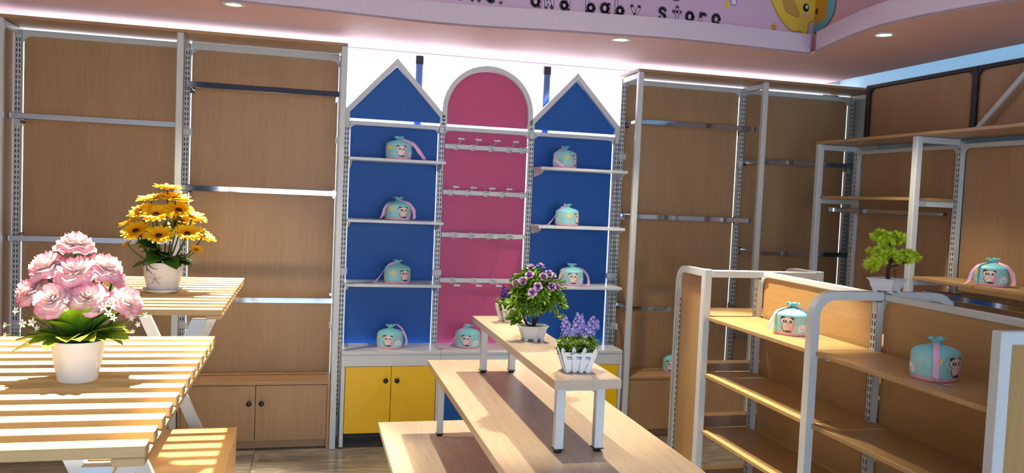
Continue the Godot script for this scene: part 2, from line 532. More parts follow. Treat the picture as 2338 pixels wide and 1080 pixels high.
func castle_cabinet(x0: float, board: Material, label: String) -> void:
	var w := 0.598
	var h := 0.592
	var d := 0.30
	var t := thing("castle_cabinet", label, "cabinet", Vector3(x0 + 0.001, 0, 0), 0.0, "white-topped cabinets under the castle units")
	var a := g()
	a.span(Vector3(0, h - 0.02, 0.034), Vector3(w, h, d + 0.012), 0.002)
	put("cabinet_top", a, M.white_board, t)
	a = g()
	a.span(Vector3(0.0, 0.5, d - 0.006), Vector3(w, h - 0.021, d + 0.009), 0.001)
	put("apron", a, M.white_board, t)
	a = g()
	for x in [0.0, w - 0.018]:
		a.span(Vector3(x, 0.012, 0.036), Vector3(x + 0.018, h - 0.02, d - 0.007), 0.001)
	a.span(Vector3(0.018, 0.09, 0.036), Vector3(w - 0.018, h - 0.02, 0.044))
	a.span(Vector3(0.018, 0.09, 0.036), Vector3(w - 0.018, 0.105, d - 0.02))
	put("carcass", a, M.white_board, t)
	for x in [0.0, w - 0.022]:
		a = g()
		a.span(Vector3(x, 0.01, d - 0.006), Vector3(x + 0.022, 0.499, d + 0.011), 0.001)
		put("leg", a, M.white_board, t)
		a = g()
		a.span(Vector3(x, 0.0, d - 0.02), Vector3(x + 0.022, 0.0095, d + 0.01))
		put("leg_foot", a, M.black_plastic, t)
	a = g()
	a.span(Vector3(0.03, 0.002, 0.06), Vector3(w - 0.03, 0.088, 0.075))
	put("kick_board", a, M.black_steel, t)  # black board stands in for the dark void under the doors
	var dw := (w - 0.048) / 2.0
	for k in 2:
		a = g()
		var xx := 0.024 + k * dw
		a.span(Vector3(xx + 0.0015, 0.092, d - 0.004), Vector3(xx + dw - 0.0015, 0.497, d + 0.011), 0.0015)
		var door := put("door", a, board, t)
		knob(door, Vector3(xx + (dw - 0.034 if k == 0 else 0.034), 0.415, d + 0.011))

func hook_rail(parent: Node, y: float, xs: Array, lift: float) -> void:
	var a := g()
	a.span(Vector3(0.02, y - 0.015, 0.032), Vector3(0.58, y + 0.015, 0.044), 0.003)
	var r := put("hook_rail", a, M.white_steel, parent)
	for x in xs:
		a = g()
		a.span(Vector3(x - 0.013, y - 0.021, 0.044), Vector3(x + 0.013, y + 0.018, 0.048), 0.001)
		a.tube([Vector3(x, y + 0.008, 0.046), Vector3(x, y + 0.008 + lift * 0.2, 0.15), Vector3(x, y + 0.008 + lift, 0.235)], 0.0035)
		a.tube([Vector3(x, y - 0.012, 0.046), Vector3(x, y - 0.014, 0.12), Vector3(x, y - 0.004, 0.15)], 0.0026)
		a.span(Vector3(x - 0.02, y + 0.004 + lift, 0.233), Vector3(x + 0.02, y + 0.014 + lift, 0.237), 0.001)
		put("hook", a, M.white_steel, r)

# ---------------------------------------------------------------- drawstring bags
var bag_body: ArrayMesh
var bag_shoulder: ArrayMesh
var bag_ruffle: ArrayMesh
func bag_parts() -> void:
	var seg := 72
	var ring := func(r: float, y: float, pleat: float) -> PackedVector3Array:
		var line := PackedVector3Array()
		for j in seg + 1:
			var th := TAU * (j % seg) / seg
			var cx := cos(th)
			var sx := sin(th)
			var e := 2.0 / 2.5
			var q := r * (1.0 + pleat * cos(24 * th))
			# starts at the back (-z) and goes round so that the middle of the print faces +z
			line.append(Vector3(-signf(sx) * pow(absf(sx), e) * 0.086 * q, y + 0.3 * pleat * 0.02 * cos(24 * th), -signf(cx) * pow(absf(cx), e) * 0.076 * q))
		return line
	var a := g()
	var rows := []
	for k in 9:
		var y := k / 8.0
		rows.append(ring.call(1.0 + 0.03 * sin(PI * y) - (0.04 if k == 0 else 0.0), 0.0015 + 0.0985 * y, 0.0))
	a.grid(rows)
	bag_body = a.mesh()
	a = g()
	rows = [ring.call(1.0, 0.1, 0.0), ring.call(0.975, 0.106, 0.006), ring.call(0.85, 0.116, 0.018), ring.call(0.6, 0.124, 0.04), ring.call(0.32, 0.13, 0.09), ring.call(0.16, 0.135, 0.14), ring.call(0.12, 0.139, 0.1)]
	a.grid(rows)
	rows = [ring.call(0.96, 0.0015, 0.0), ring.call(0.01, 0.0015, 0.0)]
	a.grid(rows, true)
	bag_shoulder = a.mesh()
	a = g()
	rows = []
	for k in 8:
		var u := k / 7.0
		var line := PackedVector3Array()
		for j in 49:
			var th := TAU * (j % 48) / 48.0
			var rr := 0.011 + 0.013 * sin(minf(1.0, u * 1.25) * PI * 0.62)
			rr *= 1.0 + (0.1 + 0.25 * u) * sin(7 * th + 1.0) * u + 0.12 * u * sin(12 * th)
			line.append(Vector3(cos(th) * rr * 1.15, 0.134 + 0.023 * sin(u * PI * 0.75) + 0.005 * u * sin(5 * th), -sin(th) * rr))
		rows.append(line)
	a.grid(rows)
	a.lathe([Vector2(0.0185, 0.1495), Vector2(0.012, 0.147), Vector2(0, 0.145)], 20)
	bag_ruffle = a.mesh()

func ribbon(path: Array, w: float, wd: Vector3) -> G:
	var cv := Curve3D.new()
	for i in path.size():
		var d: Vector3 = (path[mini(i + 1, path.size() - 1)] - path[maxi(i - 1, 0)]) / 6.0
		cv.add_point(path[i], -d, d)
	var rows := []
	var L := cv.get_baked_length()
	for k in 25:
		var p := cv.sample_baked(L * k / 24.0, true)
		var q := wd.normalized()
		if p.y < 0.012: q = q.lerp(Vector3(0.3, 0, 1), 0.8).normalized(); p.y = maxf(p.y, 0.002 + 0.001 * sin(k * 1.7))
		var h := w * (0.5 + 0.06 * sin(k * 0.9))
		rows.append(PackedVector3Array([p - q * h, p, p + q * h]))
	var a := g()
	a.grid(rows)
	return a

func bag(at: Vector3, turn: float, style: int, label: String, face := 0.0) -> void:
	var t := thing("drawstring_bag", label, "bag", at, face, "teal drawstring bags")
	t.scale = Vector3.ONE * 0.9
	var r := Transform3D(Basis(Vector3.UP, turn), Vector3.ZERO)
	put("bag_body", bag_body, M.bag_film, t, r)
	put("bag_shoulder", bag_shoulder, M.bag_top, t, r)
	put("ruffle", bag_ruffle, M.bag_top, t, r)
	var R := []
	match style:
		0: R = [[[Vector3(.01, .138, .01), Vector3(.06, .124, .035), Vector3(.1, .1, .06), Vector3(.14, .05, .065), Vector3(.178, .003, .068), Vector3(.19, .002, .07)], .024, Vector3(.75, .6, .3)]]
		1: R = [[[Vector3(-.01, .138, .01), Vector3(-.06, .122, .05), Vector3(-.096, .08, .062), Vector3(-.108, .03, .066), Vector3(-.135, .003, .07), Vector3(-.185, .002, .074)], .022, Vector3(.9, .3, .2)], [[Vector3(.01, .138, .01), Vector3(.065, .12, .05), Vector3(.098, .08, .06), Vector3(.108, .03, .062), Vector3(.103, .012, .064)], .022, Vector3(.9, .2, .3)]]
		2: R = [[[Vector3(.005, .138, .01), Vector3(.03, .165, .02), Vector3(.075, .135, .035), Vector3(.1, .085, .05), Vector3(.109, .045, .055), Vector3(.104, .022, .056)], .02, Vector3(.6, .2, .7)]]
		3: R = [[[Vector3(0, .14, .012), Vector3(0.0, .128, .06), Vector3(0.002, .098, .094), Vector3(.004, .03, .096), Vector3(.006, .004, .1), Vector3(.03, .002, .118), Vector3(.062, .002, .116)], .021, Vector3(1, 0, 0)]]
		4: R = [[[Vector3(-.01, .138, .01), Vector3(-.07, .126, .055), Vector3(-.108, .075, .066), Vector3(-.15, .02, .07), Vector3(-.2, .004, .072), Vector3(-.225, .002, .072)], .026, Vector3(.35, .9, .15)]]
		5: R = [[[Vector3(-.005, .138, .01), Vector3(-.06, .128, .055), Vector3(-.094, .1, .074), Vector3(-.09, .05, .09), Vector3(-.05, .018, .096), Vector3(.01, .008, .096), Vector3(.06, .006, .092)], .018, Vector3(.5, .8, .2)]]
		6: R = [[[Vector3(.01, .138, .01), Vector3(.07, .12, .04), Vector3(.11, .07, .05), Vector3(.118, .02, .055), Vector3(.1, .003, .075), Vector3(.06, .002, .1), Vector3(.04, .002, .102)], .022, Vector3(.5, .2, .8)], [[Vector3(-.01, .138, .01), Vector3(-.065, .12, .03), Vector3(-.098, .07, .04), Vector3(-.108, .02, .04)], .02, Vector3(.6, .2, .7)]]
	for d in R: put("ribbon", ribbon(d[0], d[1], d[2]), M.ribbon, t)

# ---------------------------------------------------------------- tables
func tier_table(x0: float, x1: float, z0: float, z1: float, foot: float, top: float, leg_in: Vector2, label: String) -> void:
	var t := thing("display_table", label, "table", Vector3((x0 + x1) / 2, foot, (z0 + z1) / 2), 0.0, "tiers of the stepped display")
	var hx := (x1 - x0) / 2
	var hz := (z1 - z0) / 2
	var h := top - foot
	var a := g(2)
	a.off = Vector2(rng.randf(), rng.randf())
	a.span(Vector3(-hx, h - 0.03, -hz), Vector3(hx, h, hz), 0.0012)
	put("tabletop", a, M.table_wood, t)
	a = g()
	for s in [-1.0, 1.0]:
		a.span(Vector3(-hx + leg_in.x + 0.028, h - 0.05, s * (hz - leg_in.y) - 0.012), Vector3(hx - leg_in.x - 0.028, h - 0.0305, s * (hz - leg_in.y) + 0.012), 0.002)
		a.span(Vector3(s * (hx - leg_in.x - 0.014) - 0.01, h - 0.05, -hz + leg_in.y + 0.016), Vector3(s * (hx - leg_in.x - 0.014) + 0.01, h - 0.0305, hz - leg_in.y - 0.016), 0.002)
	put("under_frame", a, M.white_steel, t)
	for sx in [-1.0, 1.0]:
		for sz in [-1.0, 1.0]:
			var p := Vector3(sx * (hx - leg_in.x - 0.014), 0, sz * (hz - leg_in.y))
			a = g()
			a.span(p + Vector3(-0.0145, 0.012, -0.0145), p + Vector3(0.0145, h - 0.0305, 0.0145), 0.002)
			var leg := put("leg", a, M.white_steel, t)
			a = g()
			a.span(p + Vector3(-0.0165, 0.009, -0.0165), p + Vector3(0.0165, 0.0125, 0.0165))
			a.lathe([Vector2(0, 0), Vector2(0.013, 0), Vector2(0.014, 0.009), Vector2(0, 0.0095)], 14, p)
			put("leg_foot", a, M.black_plastic, leg)

func slat_table() -> Node3D:
	var t := thing("slatted_table", "", "table", Vector3.ZERO, 0.0, "slatted tables with crossed legs")
	var W := 0.595
	var D := 1.075
	var n := 13
	var pitch := (D - 0.038) / (n - 1.0)
	for k in n:
		var a := g(0)
		a.off = Vector2(rng.randf() * 3, rng.randf() * 3)
		var z := -D / 2 + 0.019 + k * pitch
		a.span(Vector3(-W / 2, 1.077, z - 0.019), Vector3(W / 2, 1.1, z + 0.019), 0.002)
		put("slat", a, M.slat_wood, t)
	for s in [-1.0, 1.0]:
		var a := g(2)
		a.span(Vector3(s * (W / 2 - 0.0285) - 0.0275, 1.062, -D / 2), Vector3(s * (W / 2 - 0.0285) + 0.0275, 1.0765, D / 2), 0.002)
		put("cross_rail", a, M.slat_wood, t)
	for s in [-1.0, 1.0]:
		for q in [-1.0, 1.0]:     # two boards crossing at each end
			var a := g()
			var zc: float = s * (D / 2 - 0.04) + q * 0.0155
			a.prism(PackedVector2Array([Vector2(q * 0.246, 1.061), Vector2(q * 0.192, 1.061), Vector2(q * -0.275, 0.0), Vector2(q * -0.221, 0.0)]), zc - 0.015, zc + 0.015)
			put("crossed_leg", a, M.white_board, t)
	var b := g()
	b.span(Vector3(-0.015, 0.49, -D / 2 + 0.055), Vector3(0.015, 0.53, D / 2 - 0.055), 0.002)
	put("stretcher", b, M.white_board, t)
	return t

# ---------------------------------------------------------------- plants
func leaf_mesh(L: float, W: float, curl: float, c0: Color, c1: Color, fold := 0.25, tip := 1.0) -> ArrayMesh:   # grows along +z from the origin
	var rows := []
	var cols := []
	for i in 8:
		var u := i / 7.0
		var w := W * 0.5 * pow(sin(PI * pow(clampf(u * 0.97 + 0.015, 0, 1), 0.8)), 0.8) * (1.0 if u < 1.0 else 0.05)
		var th := curl * u
		var p := Vector3(0, -L * u * sin(th) * 0.6, L * u * cos(th * 0.6))
		rows.append(PackedVector3Array([p + Vector3(-w, w * fold, 0), p + Vector3(-w * 0.5, w * fold * 0.35, 0), p, p + Vector3(w * 0.5, w * fold * 0.35, 0), p + Vector3(w, w * fold, 0)]))
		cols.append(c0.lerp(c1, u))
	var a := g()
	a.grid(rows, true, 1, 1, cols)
	return a.mesh()

func aim(p: Vector3, dir: Vector3, roll := 0.0, s := 1.0) -> Transform3D:   # +z along dir
	var z := dir.normalized()
	var ref := Vector3.UP if absf(z.y) < 0.95 else Vector3.RIGHT
	var x := ref.cross(z).normalized()
	var b := Basis(x, z.cross(x), z)
	b = b.rotated(z, roll).scaled(Vector3.ONE * s)
	return Transform3D(b, p)

func aim_up(p: Vector3, dir: Vector3, roll := 0.0, s := 1.0) -> Transform3D:   # +y along dir
	var y := dir.normalized()
	var x := y.cross(Vector3(0.1, 0.05, 1)).normalized()
	var b := Basis(x, y, x.cross(y)).rotated(y, roll).scaled(Vector3.ONE * s)
	return Transform3D(b, p)

func petal(a: G, r0: float, r1: float, w: float, lift: float, th: float, c0: Color, c1: Color, ruffle: float, cup := 0.0, edge := 0.75, fan := false) -> void:
	var rows := []
	var cols := []
	var N := 6
	for i in N:
		var u := i / (N - 1.0)
		var r := lerpf(r0, r1, u)
		var y := lift * u - cup * u * u
		var line := PackedVector3Array()
		for j in 5:
			var s := (j - 2) / 2.0
			var ww: float = w * 0.5 * ((0.3 + 0.75 * sqrt(u)) if fan else sin(PI * (0.18 + 0.62 * u))) * s
			var rr := r - (0.14 * (r1 - r0) * s * s * u)
			line.append(Vector3(ww, y + ruffle * u * sin(s * 4.5 + th * 7.0) + 0.25 * absf(ww) * (1 - u), rr).rotated(Vector3.UP, th))
		rows.append(line)
		cols.append(c0.lerp(c1, smoothstep(0.7, 1.0, u) if fan else smoothstep(edge - 0.35, minf(1.0, edge + 0.25), u)))
	a.grid(rows, true, 1, 1, cols)

func carnation() -> ArrayMesh:
	var a := g()
	var pale := lin(255, 244, 242)
	var rose := lin(248, 146, 182)
	for ring in [[7, 0.006, 0.054, 0.056, 0.008, 0.016], [8, 0.005, 0.049, 0.045, 0.018, 0.01], [7, 0.004, 0.04, 0.04, 0.026, 0.005], [6, 0.002, 0.029, 0.032, 0.032, 0.001], [5, 0.001, 0.018, 0.023, 0.035, 0.0], [3, 0.0, 0.009, 0.015, 0.037, 0.0]]:
		for k in ring[0]:
			petal(a, ring[1], ring[2] * rng.randf_range(0.9, 1.08), ring[3], ring[4] + rng.randf_range(-0.003, 0.003), TAU * (k + rng.randf_range(-0.2, 0.2)) / ring[0] + ring[4] * 90, pale, rose, 0.0045, ring[5], 0.98, true)
	return a.mesh()

func sunflower() -> Array:
	var a := g()
	for ring in [[15, 0.013, 0.052, 0.017, 0.010, 0.004, 0.0], [14, 0.011, 0.045, 0.016, 0.017, 0.002, 0.2]]:
		for k in ring[0]:
			petal(a, ring[1] * .75, ring[2] * rng.randf_range(0.95, 1.12), ring[3] * 1.12, ring[4] + rng.randf_range(-0.003, 0.004), TAU * k / ring[0] + ring[6], lin(250, 160, 0), lin(255, 222, 30), 0.001, ring[5], 0.45)
	var b := g(-1, lin(58, 34, 16))
	b.lathe([Vector2(0.0115, 0.0), Vector2(0.011, 0.005), Vector2(0.008, 0.0075), Vector2(0.004, 0.0068), Vector2(0, 0.0065)], 16)
	return [a.mesh(), b.mesh()]

func rose() -> ArrayMesh:
	var a := g()
	for ring in [[5, 0.003, 0.0165, 0.019, 0.007, 0.004], [4, 0.002, 0.012, 0.015, 0.012, 0.0], [3, 0.001, 0.006, 0.009, 0.014, -0.002]]:
		for k in ring[0]:
			petal(a, ring[1], ring[2], ring[3], ring[4], TAU * k / ring[0] + ring[4] * 80, lin(132, 40, 166), lin(244, 226, 250), 0.0012, ring[5], 0.86)
	return a.mesh()

func curve(a: Vector3, b: Vector3, bow: Vector3, n := 6) -> Array:
	var r := []
	for i in n + 1:
		var u := float(i) / n
		r.append(a.lerp(b, u) + bow * (4 * u * (1 - u)))
	return r

func pink_pot(at: Vector3) -> void:
	var t := thing("potted_carnations", "white pot of pink and white artificial carnations on the nearest slatted table", "flower pot", at)
	t.scale = Vector3.ONE * 0.88
	var a := g()
	a.lathe([Vector2(0, 0.002), Vector2(0.042, 0.0), Vector2(0.047, 0.004), Vector2(0.056, 0.05), Vector2(0.0625, 0.1), Vector2(0.0635, 0.107), Vector2(0.061, 0.108), Vector2(0.059, 0.094), Vector2(0, 0.093)], 40)
	put("pot", a, M.ceramic, t)
	a = g(); a.lathe([Vector2(0.0575, 0.0942), Vector2(0.04, 0.098), Vector2(0, 0.1)], 20)
	put("soil", a, M.soil, t)
	var cm := [carnation(), carnation(), carnation()]
	# centre, scale, and the way the bloom faces
	var B := [[Vector3(-.012, .342, -.01), 1.0, Vector3(.1, 1, .15)], [Vector3(-.082, .287, .0), 1.08, Vector3(-.45, 1, .35)], [Vector3(.0, .282, .035), 1.1, Vector3(-.1, 1, .5)], [Vector3(.06, .287, -.005), 1.05, Vector3(.35, 1, .3)], [Vector3(-.118, .226, .015), .98, Vector3(-.8, .8, .4)], [Vector3(-.05, .212, .065), 1.05, Vector3(-.25, .75, .8)], [Vector3(.037, .218, .062), 1.02, Vector3(.2, .75, .8)], [Vector3(.128, .205, .02), 1.0, Vector3(.8, .8, .35)], [Vector3(.075, .25, -.045), 1.0, Vector3(.5, 1, -.4)], [Vector3(-.045, .255, -.055), 1.0, Vector3(-.4, 1, -.5)]]
	for k in B.size():
		var p: Vector3 = B[k][0]
		var d: Vector3 = B[k][2].normalized()
		p = Vector3(p.x * 1.02, p.y * 1.08, p.z)
		put("carnation", cm[k % 3], M.petal, t, aim_up(p - d * 0.022, d, k * 1.3, B[k][1] * .92))
		var s := g()
		s.tube(curve(Vector3(p.x * .18, .095, p.z * .18), p - d * 0.014, Vector3(p.x * .12, .01, p.z * .12)), 0.0028, 6)
		s.lathe([Vector2(0.0028, 0), Vector2(0.009, 0.008), Vector2(0.0085, 0.014)], 8, p - d * 0.02)
		put("stem", s, M.stem, t)
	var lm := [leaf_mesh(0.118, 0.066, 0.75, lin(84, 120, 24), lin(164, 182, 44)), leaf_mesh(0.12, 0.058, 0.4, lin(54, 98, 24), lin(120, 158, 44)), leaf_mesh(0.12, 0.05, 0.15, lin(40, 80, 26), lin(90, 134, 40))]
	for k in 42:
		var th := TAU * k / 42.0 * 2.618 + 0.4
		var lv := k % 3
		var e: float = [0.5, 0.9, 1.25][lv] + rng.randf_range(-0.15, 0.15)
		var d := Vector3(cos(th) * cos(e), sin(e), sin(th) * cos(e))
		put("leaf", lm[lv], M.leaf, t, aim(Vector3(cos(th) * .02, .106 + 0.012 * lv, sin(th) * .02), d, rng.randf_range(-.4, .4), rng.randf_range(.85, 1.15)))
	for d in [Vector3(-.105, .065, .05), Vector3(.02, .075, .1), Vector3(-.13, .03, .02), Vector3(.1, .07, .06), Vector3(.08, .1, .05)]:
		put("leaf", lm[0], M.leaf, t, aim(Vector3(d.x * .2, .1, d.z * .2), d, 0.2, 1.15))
	# sprigs of small white flowers
	var star := g()
	for k in 5: petal(star, 0.001, 0.0145, 0.007, 0.005, TAU * k / 5, lin(226, 232, 190), lin(246, 246, 228), 0.0, 0.003, 0.3)
	var star_m := star.mesh()
	for d in [[Vector3(-.128, .172, .055), 1.0], [Vector3(-.106, .145, .075), 1.1], [Vector3(-.082, .15, .085), 1.15], [Vector3(-.16, .135, .03), 0.8], [Vector3(-.155, .115, .045), 0.7], [Vector3(.092, .19, .07), 1.15], [Vector3(.075, .185, .08), 1.1], [Vector3(.088, .172, .082), 1.0], [Vector3(.098, .16, .075), 0.9], [Vector3(.135, .155, .05), 0.8], [Vector3(.15, .14, .045), 0.7], [Vector3(.165, .16, .03), 0.8], [Vector3(.0, .178, .1), 0.8], [Vector3(-.006, .2, .09), .7], [Vector3(.14, .125, .055), .6], [Vector3(-.07, .138, .09), .7]]:
		var p: Vector3 = d[0] * Vector3(1, 1.1, 1)
		put("white_floret", star_m, M.petal, t, aim_up(p, Vector3(p.x, 0.05, 0.12 + p.z), p.x * 40, d[1] * .75))
		var s := g()
		s.tube(curve(Vector3(p.x * .2, .1, p.z * .2), p, Vector3(0, .012, 0)), 0.0013, 5)
		put("stem", s, M.stem, t)

func sunflower_pot(at: Vector3) -> void:
	var t := thing("potted_sunflowers", "white pot with black ink twig drawing holding yellow artificial sunflowers on the far slatted table", "flower pot", at)
	var a := g()
	a.lathe([Vector2(0, 0), Vector2(0.05, 0.0), Vector2(0.068, 0.006), Vector2(0.078, 0.016), Vector2(0.076, 0.018), Vector2(0.062, 0.01), Vector2(0, 0.0095)], 36)
	put("saucer", a, M.ceramic, t)
	a = g()
	a.lathe([Vector2(0, 0.0105), Vector2(0.055, 0.0105), Vector2(0.061, 0.018), Vector2(0.071, 0.06), Vector2(0.0775, 0.105), Vector2(0.0795, 0.128), Vector2(0.077, 0.129), Vector2(0.074, 0.115), Vector2(0, 0.114)], 40)
	var pot := put("pot", a, M.ceramic, t)
	a = g(); a.lathe([Vector2(0.0725, 0.1152), Vector2(0.05, 0.121), Vector2(0, 0.124)], 20)
	put("soil", a, M.soil, t)
	# ink drawing: twigs and a five-petalled flower on the pot's face
	var on := func(u: float, y: float) -> Vector3:
		var r := 0.061 + 0.0175 * (y - 0.018) / 0.1 + 0.0025
		return Vector3(sin(u) * r, y, cos(u) * r)
	a = g()
	for s in [[[-1.0, .118], [-.75, .12], [-.72, .105], [-.75, .09]], [[-.6, .123], [-.5, .113], [-.3, .105], [-.1, .103]], [[-.75, .105], [-.55, .092], [-.4, .08]], [[-1.05, .112], [-.95, .118], [-.9, .121]]]:
		var line := []
		for q in s: line.append(on.call(q[0], q[1]))
		a.tube(line, 0.0021, 5, 0.001)
	for k in 5:
		var line := []
		for m in 9:
			var th := TAU * k / 5 + (m - 4) * 0.13
			var rr := 0.024 * (1.0 - absf((m - 4) / 4.0)) + 0.002
			line.append(on.call(-.27 + sin(th) * rr / 0.068, .062 + cos(th) * rr))
		a.tube(line, 0.0006, 4)
	a.lathe([Vector2(0.003, 0.0), Vector2(0, 0.001)], 8, on.call(-.27, .062))
	put("ink_drawing", a, M.ink, pot)
	var sm := sunflower()
	var B := [[Vector3(.012, .432, .0), .98, Vector3(.05, 1, .1)], [Vector3(-.05, .385, .01), 1.0, Vector3(-.35, 1, .3)], [Vector3(.045, .39, .012), 1.12, Vector3(.25, 1, .35)], [Vector3(-.08, .335, .02), 1.0, Vector3(-.6, .8, .6)], [Vector3(-.022, .325, .06), 1.05, Vector3(-.1, .75, .9)], [Vector3(.06, .345, .03), 1.05, Vector3(.35, .8, .7)], [Vector3(.11, .32, .0), 1.05, Vector3(.8, .9, .3)], [Vector3(-.1, .255, .04), 1.02, Vector3(-.45, .75, .8)], [Vector3(-.005, .24, .085), 1.02, Vector3(0, .7, .9)], [Vector3(.1, .25, .06), 1.0, Vector3(.35, .75, .75)], [Vector3(.155, .24, .015), .95, Vector3(.9, .8, .4)], [Vector3(.135, .185, .05), .5, Vector3(.6, .7, .6)], [Vector3(-.135, .2, .02), .4, Vector3(-.7, .7, .4)], [Vector3(-.1, .23, -.05), .9, Vector3(-.6, .8, -.6)], [Vector3(.06, .3, -.07), 1.0, Vector3(.3, .9, -.6)], [Vector3(-.04, .33, -.06), 1.0, Vector3(-.3, .9, -.6)], [Vector3(-.125, .29, -.01), .9, Vector3(-.9, .8, .1)]]
	for k in B.size():
		var p: Vector3 = B[k][0]
		var d: Vector3 = B[k][2].normalized()
		d = (d + Vector3(0, .6, 0)).normalized()
		var f := put("sunflower", sm[0], M.petal, t, aim_up(p, d, k * 0.9, B[k][1] * 1.12))
		put("flower_disc", sm[1], M.petal, f)
		var s := g()
		s.tube(curve(Vector3(p.x * .25, .115, p.z * .25), p, Vector3(p.x * .1, 0, p.z * .1)), 0.003, 6)
		put("stem", s, M.stem, t)
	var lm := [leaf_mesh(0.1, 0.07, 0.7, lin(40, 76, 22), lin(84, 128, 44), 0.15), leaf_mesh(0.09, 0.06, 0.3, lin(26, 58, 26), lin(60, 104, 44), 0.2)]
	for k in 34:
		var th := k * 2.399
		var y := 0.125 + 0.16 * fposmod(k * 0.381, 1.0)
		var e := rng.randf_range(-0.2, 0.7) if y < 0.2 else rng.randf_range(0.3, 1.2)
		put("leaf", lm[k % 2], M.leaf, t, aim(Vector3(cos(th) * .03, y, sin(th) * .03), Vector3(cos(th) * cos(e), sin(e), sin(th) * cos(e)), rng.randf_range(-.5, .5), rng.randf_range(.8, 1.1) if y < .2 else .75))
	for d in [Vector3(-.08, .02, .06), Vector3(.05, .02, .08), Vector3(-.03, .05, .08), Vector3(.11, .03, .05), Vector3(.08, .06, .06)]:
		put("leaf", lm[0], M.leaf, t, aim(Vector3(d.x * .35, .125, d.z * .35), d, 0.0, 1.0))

func sprig_mesh(n: int, L: float, W: float, c0: Color, c1: Color) -> ArrayMesh:   # a small whorl of leaves
	var a := g()
	for k in n:
		var th := TAU * k / n + rng.randf_range(-.2, .2)
		var e := rng.randf_range(0.25, 0.8)
		a.xf = aim(Vector3.ZERO, Vector3(cos(th) * cos(e), sin(e), sin(th) * cos(e)), 0.0, 1.0)
		var rows := []
		for i in 5:
			var u := i / 4.0
			var w := W * 0.5 * sin(PI * clampf(0.1 + 0.86 * pow(u, 1.4), 0, 1))
			rows.append(PackedVector3Array([Vector3(-w, 0.1 * w, L * u), Vector3(0, -0.25 * w - L * 0.18 * u * u, L * u), Vector3(w, 0.1 * w, L * u)]))
		a.grid(rows, true, 1, 1, [c0, c0.lerp(c1, .3), c0.lerp(c1, .6), c1, c1])
	return a.mesh()

func scatter(called: String, m: Mesh, material: Material, xs: Array, parent: Node) -> void:
	var mm := MultiMesh.new()
	mm.transform_format = MultiMesh.TRANSFORM_3D
	mm.mesh = m
	mm.instance_count = xs.size()
	for i in xs.size(): mm.set_instance_transform(i, xs[i])
	var o := MultiMeshInstance3D.new()
	o.name = called
	o.multimesh = mm
	o.material_override = material
	parent.add_child(o, true)
	o.set_meta("kind", "stuff")

func bonsai_pot(t: Node, rx: float, rz: float, h: float, sides: int, turn: float) -> void:
	var a := g()
	var prof := [[.62, .008], [.68, .012], [.78, h * .45], [.86, h * .8], [1.0, h * .97], [1.0, h], [.93, h], [.86, h - .008]]
	var pt := func(k: int, f: float, y: float) -> Vector3:
		var th := TAU * (k + .5) / sides + turn
		return Vector3(cos(th) * rx * f, y, -sin(th) * rz * f)
	for i in prof.size() - 1:
		for k in sides:
			a.poly([pt.call(k, prof[i][0], prof[i][1]), pt.call(k + 1, prof[i][0], prof[i][1]), pt.call(k + 1, prof[i + 1][0], prof[i + 1][1]), pt.call(k, prof[i + 1][0], prof[i + 1][1])])
	var low := []
	for k in sides: low.append(pt.call(sides - k, .62, .008))
	a.poly(low)
	for k in sides:
		var p: Vector3 = pt.call(k, .56, 0.0)
		a.span(p + Vector3(-.008, 0.0, -.008), p + Vector3(.008, 0.0095, .008), .002)
	put("pot", a, M.ceramic, t)
	a = g()
	var top := []
	for k in sides: top.append(pt.call(k, .868, h - .009))
	var crown := Vector3(0, h - .004, 0)
	for k in sides: a.poly([top[k], top[(k + 1) % sides], crown])
	put("moss", a, M.moss, t)

